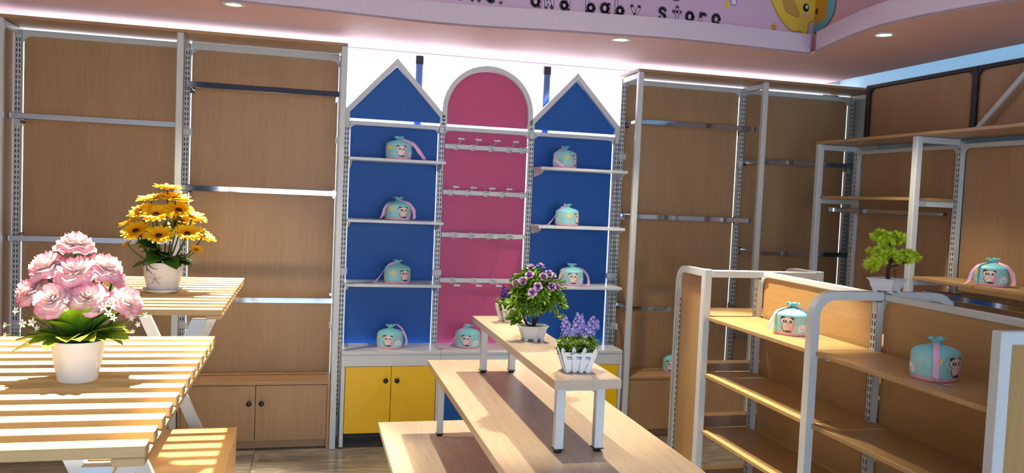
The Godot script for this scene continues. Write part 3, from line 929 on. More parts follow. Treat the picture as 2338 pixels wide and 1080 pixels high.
func rose_bonsai(at: Vector3) -> void:
	var t := thing("rose_bonsai", "bushy green artificial bonsai with purple and white roses in white pot on the top tier", "plant", at)
	bonsai_pot(t, .068, .05, .06, 6, .1)
	var a := g()
	a.tube(curve(Vector3(.004, .052, 0), Vector3(.045, .125, .01), Vector3(-.008, 0, 0)), .006, 7, .004)
	a.tube(curve(Vector3(-.004, .052, 0), Vector3(-.05, .125, .01), Vector3(-.006, -.014, 0)), .006, 7, .004)
	a.tube(curve(Vector3(.0, .052, -.01), Vector3(.0, .14, -.02), Vector3(.006, 0, 0)), .005, 6, .003)
	for k in 9:
		var th := k * .7
		a.tube(curve(Vector3(.045 * cos(th), .12, .03 * sin(th)), Vector3(.085 * cos(th), .18, .07 * sin(th)), Vector3(0, .01, 0)), .0022, 5)
	put("trunk", a, M.bark, t)
	var leaves := sprig_mesh(7, .03, .0125, lin(50, 92, 18), lin(134, 172, 36))
	var leaves2 := sprig_mesh(7, .03, .0125, lin(36, 74, 18), lin(98, 146, 30))
	var xs := []
	var xs2 := []
	for k in 250:
		var d := Vector3(rng.randfn(), rng.randfn(), rng.randfn()).normalized()
		var r := pow(rng.randf(), 0.4)
		var p := Vector3(d.x * .084 * r, .19 + d.y * .088 * r, d.z * .08 * r)
		if p.y < .135 and Vector2(p.x, p.z).length() < .04: continue
		if p.y > .22: p *= Vector3(.88, 1, .88)
		var x := aim_up(p, d + Vector3(0, .5, 0), rng.randf() * 6.0, rng.randf_range(.75, 1.15))
		if k % 2: xs.append(x)
		else: xs2.append(x)
	for p in [Vector3(-.085, .085, .02), Vector3(-.07, .075, .035), Vector3(.098, .165, .01), Vector3(.095, .145, .03), Vector3(-.095, .15, .03), Vector3(-.1, .135, .03), Vector3(-.08, .105, .045), Vector3(.085, .1, .03), Vector3(.1, .15, .03)]:
		xs.append(aim_up(p, Vector3(p.x * 6, .6, .4), p.x * 60, 1.2))
	scatter("foliage", leaves, M.leaf, xs, t)
	scatter("foliage", leaves2, M.leaf, xs2, t)
	var needle := sprig_mesh(6, .045, .004, lin(60, 110, 30), lin(126, 160, 60))
	var ns := []
	for k in 40:
		var th := k * 2.4
		var r := .085 * sqrt(fposmod(k * .618, 1.0))
		ns.append(aim_up(Vector3(cos(th) * r, .225 + rng.randf_range(-.03, .03), sin(th) * r * .8), Vector3(cos(th) * r * 6, 1, sin(th) * r * 6), k, 1.0))
	scatter("needle_leaves", needle, M.leaf, ns, t)
	var rm := rose()
	for d in [Vector3(-.018, .284, .0), Vector3(.022, .289, -.01), Vector3(-.036, .262, .045), Vector3(.016, .256, .06), Vector3(.042, .266, .04), Vector3(-.062, .238, .05), Vector3(-.012, .222, .085), Vector3(.044, .222, .08), Vector3(-.034, .2, .09), Vector3(.08, .215, .03), Vector3(-.08, .225, .02), Vector3(.062, .255, .02), Vector3(.086, .205, .02), Vector3(0, .27, -.06), Vector3(-.06, .24, -.06), Vector3(.06, .24, -.06)]:
		put("rose", rm, M.petal, t, aim_up(d, Vector3(d.x * 7, (d.y - .16) * 5, d.z * 9 + .1), d.x * 90, 1.12))

func lavender_planter(at: Vector3, turn: float, petal_c: Color, spikes: Array, label: String, s0 := 1.0) -> void:
	var t := thing("lavender_planter", label, "planter", at, turn, "lavender in picket fence planters")
	var a := g()
	a.span(Vector3(-.035, .004, -.026), Vector3(.035, .05, .026), .002)
	put("planter_box", a, M.picket, t)
	for s in [-1.0, 1.0]:
		for r in [[.044, .054, .0345], [.039, .03, .0305]]:
			a = g()
			a.span(Vector3(-r[0], r[1], s * r[2] - .002), Vector3(r[0], r[1] + .014, s * r[2] + .002))
			put("fence_rail", a, M.picket, t)
	a = g()
	a.span(Vector3(-.041, .05, -.03), Vector3(.041, .066, .03), .004)
	put("soil", a, M.soil, t)
	for s in [-1.0, 1.0]:
		for k in 4:
			var u := (k - 1.5) / 1.5
			a = g()
			a.xf = Transform3D(Basis(Vector3(0, 0, 1), -u * .3) * Basis(Vector3.RIGHT, s * .1), Vector3(u * .031, 0.002, s * .03))
			a.prism(PackedVector2Array([Vector2(-.0068, 0), Vector2(.0068, 0), Vector2(.0068, .075), Vector2(0.002, .084), Vector2(-.002, .084), Vector2(-.0068, .075)]), -.0018, .0018)
			put("picket", a, M.picket, t)
		for k in 2:
			a = g()
			a.xf = Transform3D(Basis(Vector3.UP, PI / 2) * Basis(Vector3.RIGHT, s * .34), Vector3(s * .04, 0.002, (k - .5) * .034))
			a.prism(PackedVector2Array([Vector2(-.0068, 0), Vector2(.0068, 0), Vector2(.0068, .075), Vector2(0.002, .084), Vector2(-.002, .084), Vector2(-.0068, .075)]), -.0018, .0018)
			put("picket", a, M.picket, t)
	var leaf := sprig_mesh(7, .022, .009, lin(54, 90, 26), lin(136, 168, 64))
	var xs := []
	for k in 90:
		var p := Vector3(rng.randf_range(-.052, .052), rng.randf_range(.066, .1), rng.randf_range(-.034, .038))
		xs.append(aim_up(p, Vector3(p.x * 14, .8, p.z * 14), k, rng.randf_range(.75, 1.15)))
	scatter("foliage", leaf, M.leaf, xs, t)
	var bloom := g()
	for k in 5: petal(bloom, .0005, .0105, .008, .005, TAU * k / 5, petal_c.darkened(.25), petal_c, .0008, .001, .5)
	var bm := bloom.mesh()
	for d in spikes:      # base, top, length of the flowering part
		var p0: Vector3 = d[0]
		var p1: Vector3 = d[1]
		a = g()
		a.tube(curve(p0, p1, Vector3(.002, 0, 0)), .0016, 5, .001)
		put("stem", a, M.stem, t)
		var fl := []
		var n := int(d[2] * 420)
		for k in n:
			var u := k / float(n)
			var th := k * 2.4
			var r: float = .0115 * sin(PI * clampf(.3 + .69 * u, 0, 1)) * d[3]
			var p := p1.lerp(p0, d[2] * (1 - u) / p0.distance_to(p1))
			fl.append(aim_up(p + Vector3(cos(th) * r, 0, sin(th) * r), Vector3(cos(th), .5, sin(th)), k, rng.randf_range(.8, 1.25) * lerpf(1.0, .45, u)))
		scatter("flower_spike", bm, M.petal, fl, t)

func pine_bonsai(at: Vector3) -> void:
	var t := thing("pine_bonsai", "artificial pine bonsai with bright green cloud pads in white pot on the gondola top", "plant", at)
	var p := Node3D.new()
	p.name = "pot_group"
	bonsai_pot(t, .088, .066, .058, 4, .55)
	var a := g()
	a.tube(curve(Vector3(.005, .05, 0), Vector3(.01, .13, 0), Vector3(-.004, 0, 0)), .0085, 8, .006)
	a.tube(curve(Vector3(.01, .125, 0), Vector3(.0, .2, 0), Vector3(.012, 0, 0)), .006, 7, .004)
	a.tube(curve(Vector3(.008, .1, 0), Vector3(-.09, .105, .02), Vector3(0, .014, 0)), .0045, 6, .002)
	a.tube(curve(Vector3(.01, .105, 0), Vector3(.095, .135, .01), Vector3(0, -.006, 0)), .0045, 6, .002)
	a.tube(curve(Vector3(.01, .12, 0), Vector3(.03, .125, .06), Vector3(0, .01, 0)), .003, 6, .002)
	a.tube([Vector3(-.005, .1, .01), Vector3(-.012, .075, .015), Vector3(-.01, .066, .015)], .002, 5)
	a.tube([Vector3(.022, .1, .01), Vector3(.024, .072, .015), Vector3(.028, .064, .015)], .002, 5)
	put("trunk", a, M.bark, t)
	var nd := g()
	for k in 26:
		var th := k * 2.4
		var e := rng.randf_range(-.15, 1.4)
		nd.xf = aim(Vector3.ZERO, Vector3(cos(th) * cos(e), sin(e), sin(th) * cos(e)))
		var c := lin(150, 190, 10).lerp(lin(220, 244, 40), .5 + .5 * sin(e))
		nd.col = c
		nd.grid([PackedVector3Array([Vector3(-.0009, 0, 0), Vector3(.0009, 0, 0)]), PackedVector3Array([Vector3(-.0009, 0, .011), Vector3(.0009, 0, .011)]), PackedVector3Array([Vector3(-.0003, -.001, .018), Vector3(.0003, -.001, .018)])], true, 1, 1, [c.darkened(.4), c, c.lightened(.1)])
	var nm := nd.mesh()
	for pad in [[Vector3(-.004, .218, 0), Vector3(.07, .024, .05), 120], [Vector3(-.045, .232, 0), Vector3(.03, .016, .03), 30], [Vector3(-.01, .155, .0), Vector3(.05, .022, .05), 90], [Vector3(-.075, .125, .02), Vector3(.05, .02, .035), 70], [Vector3(-.1, .108, .025), Vector3(.026, .016, .025), 34], [Vector3(.085, .15, .01), Vector3(.045, .02, .035), 70], [Vector3(.028, .138, .055), Vector3(.03, .014, .025), 36], [Vector3(-.05, .165, -.02), Vector3(.03, .016, .03), 30], [Vector3(.02, .16, -.05), Vector3(.045, .018, .03), 50]]:
		var xs := []
		for k in pad[2]:
			var d := Vector3(rng.randfn(), rng.randfn(), rng.randfn()).normalized() * pow(rng.randf(), .4)
			xs.append(aim_up(pad[0] + d * pad[1], d + Vector3(0, .7, 0), rng.randf() * 6, rng.randf_range(.75, 1.05)))
		scatter("needle_pad", nm, M.leaf, xs, t)

# ---------------------------------------------------------------- printed lettering: hollow letters with dark patches
func strip(a: G, pts: Array, w: float, z: float) -> void:    # a flat rounded stroke
	for i in pts.size():
		var p: Vector2 = pts[i]
		var q := []
		for k in 10: q.append(Vector3(p.x + cos(TAU * k / 10) * w / 2, p.y + sin(TAU * k / 10) * w / 2, z))
		a.poly(q)
		if i < pts.size() - 1:
			var d: Vector2 = (pts[i + 1] - p).normalized().orthogonal() * w / 2
			var e: Vector2 = pts[i + 1]
			q = [Vector3(p.x + d.x, p.y + d.y, z), Vector3(p.x - d.x, p.y - d.y, z), Vector3(e.x - d.x, e.y - d.y, z), Vector3(e.x + d.x, e.y + d.y, z)]
			var nn: Vector3 = (q[1] - q[0]).cross(q[2] - q[0])
			if nn.z < 0: q.reverse()
			a.poly(q)

func arc(c: Vector2, rx: float, ry: float, a0: float, a1: float, n := 14) -> Array:
	var r := []
	for i in n + 1:
		var th := deg_to_rad(lerpf(a0, a1, i / float(n)))
		r.append(c + Vector2(cos(th) * rx, sin(th) * ry))
	return r

func glyph(ch: String) -> Array:      # strokes on a unit x-height
	match ch:
		"a", "o": return [arc(Vector2(.45, .5), .3, .36, 0, 360, 18)] + ([[Vector2(.8, .85), Vector2(.8, .12)]] if ch == "a" else [])
		"n": return [[Vector2(.12, .1), Vector2(.12, .88), Vector2(.62, .14), Vector2(.62, .88)]]
		"m": return [[Vector2(.1, .1), Vector2(.16, .88), Vector2(.42, .3), Vector2(.68, .88), Vector2(.76, .1)]]
		"d": return [arc(Vector2(.4, .42), .27, .3, 0, 360, 18), [Vector2(.76, 1.35), Vector2(.76, .12)]]
		"b": return [[Vector2(.16, 1.35), Vector2(.16, .12)], arc(Vector2(.5, .42), .28, .3, 0, 360, 18)]
		"y": return [[Vector2(.12, .9), Vector2(.42, .3)], [Vector2(.8, .9), Vector2(.3, -.35)]]
		"s": return [arc(Vector2(.45, .76), .24, .24, 20, 270, 10) + arc(Vector2(.45, .28), .25, .24, 90, -160, 10)]
		"t": return [[Vector2(.45, 1.2), Vector2(.45, .12)], [Vector2(.14, .8), Vector2(.78, .8)]]
		"h": return [[Vector2(.14, 1.35), Vector2(.14, .12)], [Vector2(.14, .6)] + arc(Vector2(.42, .58), .26, .28, 150, 0, 8) + [Vector2(.68, .12)]]
		"r": return [[Vector2(.22, .88), Vector2(.22, .12)], [Vector2(.22, .6)] + arc(Vector2(.48, .6), .24, .26, 160, 40, 6)]
		"e": return [[Vector2(.2, .5), Vector2(.72, .5)], arc(Vector2(.45, .5), .3, .38, 0, 310, 16)]
	return []

func letter(parent: Node, ch: String, at: Vector3, h: float) -> void:
	var k := 0.0
	var parts := [[0.30, M.print_dark, 0.0], [0.212, M.print_pale, 0.0006]]
	var o: MeshInstance3D
	for p in parts:
		var a := g()
		for s in glyph(ch):
			var pts := []
			for q in s: pts.append(Vector2(at.x + (q.x - .45) * h, at.y + q.y * h))
			strip(a, pts, p[0] * h, at.z + p[2])
		if o == null: o = put("letter", a, p[1], parent)
		else: put("letter_fill", a, p[1], o)
	for s in glyph(ch):
		var n: int = s.size()
		for m in ([0, n - 1, n / 2] if n > 3 else [0, n - 1]):
			var q: Vector2 = s[m]
			k += 1.0
			var sx := 0.115 + 0.03 * sin(k * 2.1 + at.x * 31)
			var e := []
			for w in 9: e.append(Vector3(at.x + (q.x - .45 + cos(TAU * w / 9) * sx * 1.05) * h, at.y + (q.y + sin(TAU * w / 9) * sx * .8) * h, at.z + 0.0012))
			var b := g()
			b.poly(e)
			put("letter_patch", b, M.print_dark, o)

func flat(called: String, pts: Array, z: float, m: Material, parent: Node, edge: Material = null, ew := 0.008) -> void:
	var c := Curve2D.new()
	for i in pts.size() + 1:
		var p: Vector2 = pts[i % pts.size()]
		var d: Vector2 = (pts[(i + 1) % pts.size()] - pts[(i - 1 + pts.size()) % pts.size()]) / 6.0
		c.add_point(p, -d, d)
	c.bake_interval = 0.006
	var poly := c.get_baked_points()
	poly.remove_at(poly.size() - 1)
	if edge:
		var big := Geometry2D.offset_polygon(poly, ew)
		var b := g()
		b.prism(big[0], z, z + 0.001)
		put(called + "_outline", b, edge, parent)
		z += 0.0012
	var a := g()
	a.prism(poly, z, z + 0.001)
	put(called, a, m, parent)

func star_pts(c: Vector2, r: float) -> Array:
	var q := []
	for k in 10: q.append(c + Vector2(0, r if k % 2 == 0 else r * .55).rotated(TAU * k / 10))
	return q

func downlight(at: Vector3, energy: float, col: Color, label: String, r := 0.042, angle := 62.0, aim_at := Vector3.ZERO) -> void:
	var t := thing("downlight", label, "light", at, 0.0, "recessed ceiling downlights")
	var a := g()
	a.lathe([Vector2(r + .012, 0.0), Vector2(r + .012, -.003), Vector2(r, -.006), Vector2(r - .002, -.002), Vector2(r - .002, 0.0)], 28)
	put("trim_ring", a, M.white_steel, t)
	a = g()
	a.lathe([Vector2(0, -.0045), Vector2(r * .7, -.004), Vector2(r - .0025, -.002)], 24)
	put("lens", a, M.lamp_glow, t)
	var l := SpotLight3D.new()
	l.name = "lamp"
	l.position = Vector3(0, -.012, 0)
	l.light_color = col; l.light_energy = energy; l.spot_range = 8; l.spot_attenuation = 2.0
	l.spot_angle = angle; l.spot_angle_attenuation = 0.6; l.light_size = 0.03; l.shadow_enabled = true
	t.add_child(l)
	if aim_at == Vector3.ZERO: l.rotation.x = -PI / 2
	else: l.look_at_from_position(at + Vector3(0, -.012, 0), aim_at, Vector3(0, 0, 1))

func _ready() -> void:
	rng.seed = 20240611
	# ---------------- camera
	var cam := Camera3D.new()
	cam.name = "camera"
	cam.fov = rad_to_deg(2.0 * atan(540.0 / 1848.64))
	cam.transform = Transform3D(Basis(Vector3.UP, -0.2466) * Basis(Vector3.RIGHT, -0.0493) * Basis(Vector3(0, 0, 1), 0.0429), Vector3(2.4312, 1.5622, 5.211))
	cam.near = 0.05; cam.far = 100
	add_child(cam)
	# ---------------- sky and exposure
	var env := Environment.new()
	env.background_mode = Environment.BG_SKY
	var sky := Sky.new()
	var sm := ProceduralSkyMaterial.new()
	sm.sky_top_color = Color8(196, 220, 250); sm.sky_horizon_color = Color8(244, 248, 255)
	sm.ground_bottom_color = Color8(200, 202, 205); sm.ground_horizon_color = Color8(232, 236, 240)
	sm.sun_angle_max = 0.0
	sky.sky_material = sm
	env.sky = sky
	env.background_energy_multiplier = 2.6
	env.tonemap_mode = Environment.TONE_MAPPER_LINEAR
	env.tonemap_exposure = 1.0
	env.sdfgi_enabled = true; env.ssao_enabled = true; env.ssil_enabled = true
	var we := WorldEnvironment.new()
	we.name = "world"
	we.environment = env
	add_child(we)
	# daylight through the unseen shop front behind the camera, lighting surfaces facing it
	var day := AreaLight3D.new()
	day.name = "unseen_shopfront_daylight"
	day.area_size = Vector2(4.6, 2.3)
	day.position = Vector3(3.4, 1.3, 8.28)
	day.light_color = Color8(198, 226, 252); day.light_energy = 11.5; day.area_normalize_energy = true
	day.shadow_enabled = true
	day.area_range = 14.0
	add_child(day)
	# daylight through the glazed back wall, seen over and between the shelving
	var back := AreaLight3D.new()
	back.name = "back_window_daylight"
	back.area_size = Vector2(5.56, 2.46)
	back.position = Vector3(3.5, 1.267, -0.27)
	back.rotation.y = PI
	back.light_color = Color8(238, 240, 255); back.light_energy = 12.0; back.area_normalize_energy = true
	back.shadow_enabled = true
	back.area_range = 12.0
	add_child(back)
	materials()
	mat("print_pale", Color8(226, 196, 224), 0.45)
	shell()
	bag_parts()
	furniture()
	small_things()

func shell() -> void:
	# floor tiles
	var fl := Node3D.new()
	fl.name = "floor"
	add_child(fl)
	fl.set_meta("kind", "structure")
	var a := g()
	a.span(Vector3(0.6, -0.12, -0.4), Vector3(6.4, -0.0035, 8.5))
	put("floor_bed", a, M.grout, fl)
	var tile_m := []
	for k in 6:
		a = g(0)
		a.off = Vector2(k * 0.37, k * 0.71)
		a.box(Vector3(0, -0.005, 0), Vector3(0.796, 0.01, 0.796), 0.0012)
		tile_m.append(a.mesh())
	for i in 7:
		for j in 11:
			put("tile", tile_m[(i * 5 + j * 3) % 6], M.tile, fl, Transform3D(Basis(), Vector3(0.96 + i * 0.8, 0, -0.05 + j * 0.8)))
	# back wall: glass between slim chrome mullions, head and sill
	a = g()
	a.span(Vector3(0.6, 0, -0.4), Vector3(6.4, 0.04, -0.2)); a.span(Vector3(0.6, 2.513, -0.4), Vector3(6.4, 3.5, -0.2))
	a.span(Vector3(0.5, 0, -0.4), Vector3(0.7, 2.5, -0.2)); a.span(Vector3(6.3, 0, -0.4), Vector3(6.5, 2.5, -0.2))
	struct("wall_back", a, M.wall_paint)
	var w := Node3D.new()
	w.name = "window_1"
	add_child(w); w.set_meta("kind", "structure")
	a = g()
	a.span(Vector3(0.7, 0.04, -0.31), Vector3(6.3, 2.513, -0.3))
	put("pane", a, M.glass, w)
	for x in [3.11, 3.99]:
		a = g()
		a.span(Vector3(x - 0.024, 0.04, -0.215), Vector3(x + 0.024, 2.46, -0.175), 0.006)
		put("mullion_post", a, M.blue_steel, w)
		a = g()
		a.span(Vector3(x - 0.025, 2.405, -0.216), Vector3(x + 0.025, 2.464, -0.174), 0.004)
		put("post_cap", a, M.black_steel, w)
	# side walls
	a = g(); a.span(Vector3(0.55, 0, -0.4), Vector3(0.7, 3.4, 8.5)); struct("wall_left", a, M.wall_paint)
	a = g(); a.span(Vector3(6.3, 0, -0.4), Vector3(6.45, 3.4, 8.5)); struct("wall_right", a, M.blue_paint)
	# unseen shop front behind the camera: piers, head, glazed opening, dark for chrome reflections
	a = g()
	a.span(Vector3(0.55, 0, 8.4), Vector3(1.05, 3.4, 8.55)); a.span(Vector3(5.75, 0, 8.4), Vector3(6.45, 3.4, 8.55)); a.span(Vector3(1.05, 2.5, 8.4), Vector3(5.75, 3.4, 8.55))
	struct("wall_front", a, M.unseen_front_paint)
	w = Node3D.new()
	w.name = "window_2"
	add_child(w); w.set_meta("kind", "structure")
	a = g(); a.span(Vector3(1.05, 0.0, 8.47), Vector3(5.75, 2.5, 8.48)); put("pane", a, M.glass, w)
	for x in [1.08, 2.6, 4.2, 5.72]:
		a = g(); a.span(Vector3(x - 0.03, 0, 8.43), Vector3(x + 0.03, 2.5, 8.465), 0.004); put("window_frame", a, M.black_steel, w)
	# raised ceiling and dropped soffit with a gently waving front edge
	a = g(); a.span(Vector3(0.55, 3.25, -0.4), Vector3(6.45, 3.4, 8.55)); struct("ceiling", a, M.ceiling_paint)
	var front := [[0.7, 0.79], [1.3, 0.775], [1.931, 0.765], [2.387, 0.745], [2.661, 0.722], [3.023, 0.69], [3.326, 0.708], [3.777, 0.786], [4.057, 0.822], [4.365, 0.858], [4.606, 0.862], [4.895, 0.85], [5.1, 0.838], [5.35, 0.825]]
	var side := [[5.335, 0.9], [5.302, 1.034], [5.235, 1.36], [5.205, 1.603], [5.215, 1.767], [5.246, 1.929], [5.301, 2.114], [5.363, 2.292], [5.43, 2.6], [5.42, 3.2], [5.4, 4.5], [5.4, 8.4]]
	var smooth := func(pts: Array) -> PackedVector2Array:
		var c := Curve2D.new()
		for i in pts.size():
			var d := (Vector2(pts[mini(i + 1, pts.size() - 1)][0], pts[mini(i + 1, pts.size() - 1)][1]) - Vector2(pts[maxi(i - 1, 0)][0], pts[maxi(i - 1, 0)][1])) / 6.0
			c.add_point(Vector2(pts[i][0], pts[i][1]), -d, d)
		c.bake_interval = 0.04
		return c.get_baked_points()
	var f: PackedVector2Array = smooth.call(front)
	var s: PackedVector2Array = smooth.call(side)
	var ring := PackedVector2Array([Vector2(6.12, -0.299), Vector2(0.7, -0.299)])
	ring.append_array(f); ring.append_array(s); ring.append(Vector2(6.12, 8.4))
	a = g(); a.prism(ring, 2.499, 2.512, 1); struct("trim_1", a, M.soffit_paint)
	for e in [[f, "trim_2"], [s, "trim_3"]]:       # the fascia is a band with smooth normals standing on the soffit's edge
		var rows := []
		var line := PackedVector3Array()
		var l2 := PackedVector3Array()
		var l3 := PackedVector3Array()
		for i in e[0].size():
			var p: Vector2 = e[0][i]
			var tang: Vector2 = (e[0][mini(i + 1, e[0].size() - 1)] - e[0][maxi(i - 1, 0)]).normalized()
			var inn := Vector2(tang.y, -tang.x) * 0.05
			line.append(Vector3(p.x, 2.4995, p.y)); l2.append(Vector3(p.x, 2.62, p.y)); l3.append(Vector3(p.x + inn.x * 3, 2.62, p.y + inn.y * 3))
		a = g()
		a.grid([line, l2]); a.grid([l2, l3])
		struct(e[1], a, M.fascia_paint)
	a = g(); a.span(Vector3(0.7, 2.513, 0.6), Vector3(5.53, 3.25, 0.655)); struct("trim_4", a, M.sign_paint)
	a = g(); a.span(Vector3(5.48, 2.513, 0.656), Vector3(5.53, 3.25, 8.4)); struct("trim_5", a, M.sign_paint_warm)
	a = g(); a.span(Vector3(6.085, 2.513, -0.2), Vector3(6.105, 2.53, 8.3)); struct("unseen_trim_6", a, M.unseen_cove_glow)  # glowing strip hidden above the soffit, out of view
	var cove := AreaLight3D.new()
	cove.name = "unseen_cove_light"  # unseen, placed to light the right wall above the black frame blue
	cove.area_size = Vector2(8.0, 0.04)
	cove.position = Vector3(6.125, 2.56, 4.1)
	cove.look_at_from_position(cove.position, Vector3(6.3, 2.5, 4.1), Vector3.UP)
	cove.light_color = Color8(190, 225, 255); cove.light_energy = 0.5; cove.area_normalize_energy = true
	cove.shadow_enabled = true; cove.area_range = 6.0
	add_child(cove)
	a = g(1); a.span(Vector3(6.262, 0.0, -0.02), Vector3(6.299, 2.4, -0.005)); struct("trim_7", a, M.panel_wood)
	a = g(1); a.span(Vector3(6.07, 0.0, 3.35), Vector3(6.09, 2.4, 8.3)); struct("unseen_trim_8", a, M.panel_wood)  # out of view, gives the right chrome rails brown to reflect
	a = g(1); a.span(Vector3(0.701, 0.0, 0.35), Vector3(0.715, 2.4, 8.3)); struct("unseen_trim_9", a, M.panel_wood)  # unseen panelling, placed so the left chrome rails reflect brown
	# pavement outside
	a = g(); a.span(Vector3(-14, -0.2, -26), Vector3(20, -0.13, -0.5)); struct("pavement_back", a, M.pavement)
	a = g(); a.span(Vector3(-14, -0.2, 8.7), Vector3(20, -0.13, 30)); struct("pavement_front", a, M.pavement)

func furniture() -> void:
	tall_bay(0.806, 0.9, [1.888, 1.217, 0.62], false, "leftmost tall wood-backed bay of the back wall with dull chrome rails, behind the flower pots")
	tall_bay(1.706, 0.9, [2.124, 1.533, 0.888], true, "tall wood-backed bay beside the left blue gabled unit, with bright chrome rails above a cabinet")
	tall_bay(4.475, 0.9, [2.088, 1.467, 0.856], false, "tall wood-backed bay just right of the right blue gabled unit, with three chrome rails")
	tall_bay(5.375, 0.88, [1.877, 1.25, 0.65], true, "tall wood-backed bay in the corner behind the white shelf frame")
	var bay: Node3D = get_node("tall_shelving_bay")
	var sp := g(1)
	sp.span(Vector3(-0.036, 0.02, 0.012), Vector3(-0.024, 2.399, 0.3), 0.001)
	put("side_panel", sp, M.panel_wood, bay)
	base_cabinet(0.83, 0.855, "wooden two-door base cabinet at the far left, mostly hidden behind the slatted tables")
	base_cabinet(1.73, 0.855, "wooden two-door base cabinet with black knobs next to the yellow-doored cabinet")
	base_cabinet(4.5, 0.855, "wooden base cabinet behind the tiered table and right of the castle units, carrying a bag")
	base_cabinet(5.4, 0.835, "wooden base cabinet in the right corner, seen through the gondola")
	castle_unit(2.645, "gable", M.blue_board, [1.76, 1.386, 0.995], false, "left blue wall unit with pointed white gable and three white shelves")
	var pk := castle_unit(3.243, "arch", M.pink_board, [], false, "pink wall unit with round white arch and rows of white hooks")
	castle_unit(3.843, "gable", M.blue_board, [1.76, 1.386, 0.997], true, "right blue wall unit with pointed white gable and three white shelves")
	hook_rail(pk, 1.867, [0.09, 0.2, 0.32, 0.44, 0.53], 0.03)
	hook_rail(pk, 1.573, [0.07, 0.18, 0.3, 0.41, 0.54], 0.025)
	hook_rail(pk, 1.298, [0.1, 0.21, 0.33, 0.46], -0.01)
	hook_rail(pk, 1.003, [0.1, 0.24, 0.37, 0.5], -0.02)
	castle_cabinet(2.645, M.yellow_board, "white cabinet with two yellow doors and black knobs under the left blue unit")
	castle_cabinet(3.244, M.blue_board, "white cabinet with blue doors under the pink arched unit, behind the tiered table")
	castle_cabinet(3.843, M.yellow_board, "white cabinet with yellow doors under the right blue unit, mostly behind the tiered table")
	# tiered table in the middle
	tier_table(2.80, 3.83, 1.156, 3.25, 0.0, 0.40, Vector2(0.26, 0.22), "lowest and widest pale wood table of the stepped centre display")
	tier_table(3.012, 3.625, 1.328, 3.09, 0.40, 0.75, Vector2(0.045, 0.08), "middle pale wood table of the stepped centre display, on short white legs")
	tier_table(3.183, 3.405, 1.536, 2.843, 0.75, 1.0, Vector2(0.03, 0.075), "narrow top pale wood shelf table of the stepped display, carrying three plants")
	# slatted tables and the low bench
	var st := slat_table()
	st.position = Vector3(1.868, 0, 3.165)
	tag(st, "nearest pale slatted wooden table on white crossed legs, under the pink carnations", "table", "slatted tables with crossed legs")
	var s2: Node3D = st.duplicate()
	s2.name = "slatted_table_001"
	add_child(s2, true)
	s2.position = Vector3(1.832, 0, 1.532)
	tag(s2, "farther pale slatted wooden table on white crossed legs, under the yellow sunflowers", "table", "slatted tables with crossed legs")
	var b := thing("low_bench", "low solid wooden bench catching striped light between the slatted tables", "bench", Vector3(1.85, 0, 1.75))
	var a := g(0)
	a.span(Vector3(-0.29, 0.36, -0.576), Vector3(0.277, 0.4, 0.235), 0.002)
	put("bench_top", a, M.bench_wood, b)
	for x in [-0.29, 0.239]:
		a = g(1)
		a.span(Vector3(x, 0.0, -0.56), Vector3(x + 0.036, 0.3595, 0.225), 0.002)
		put("bench_side", a, M.bench_wood, b)
	right_unit()
	gondola()

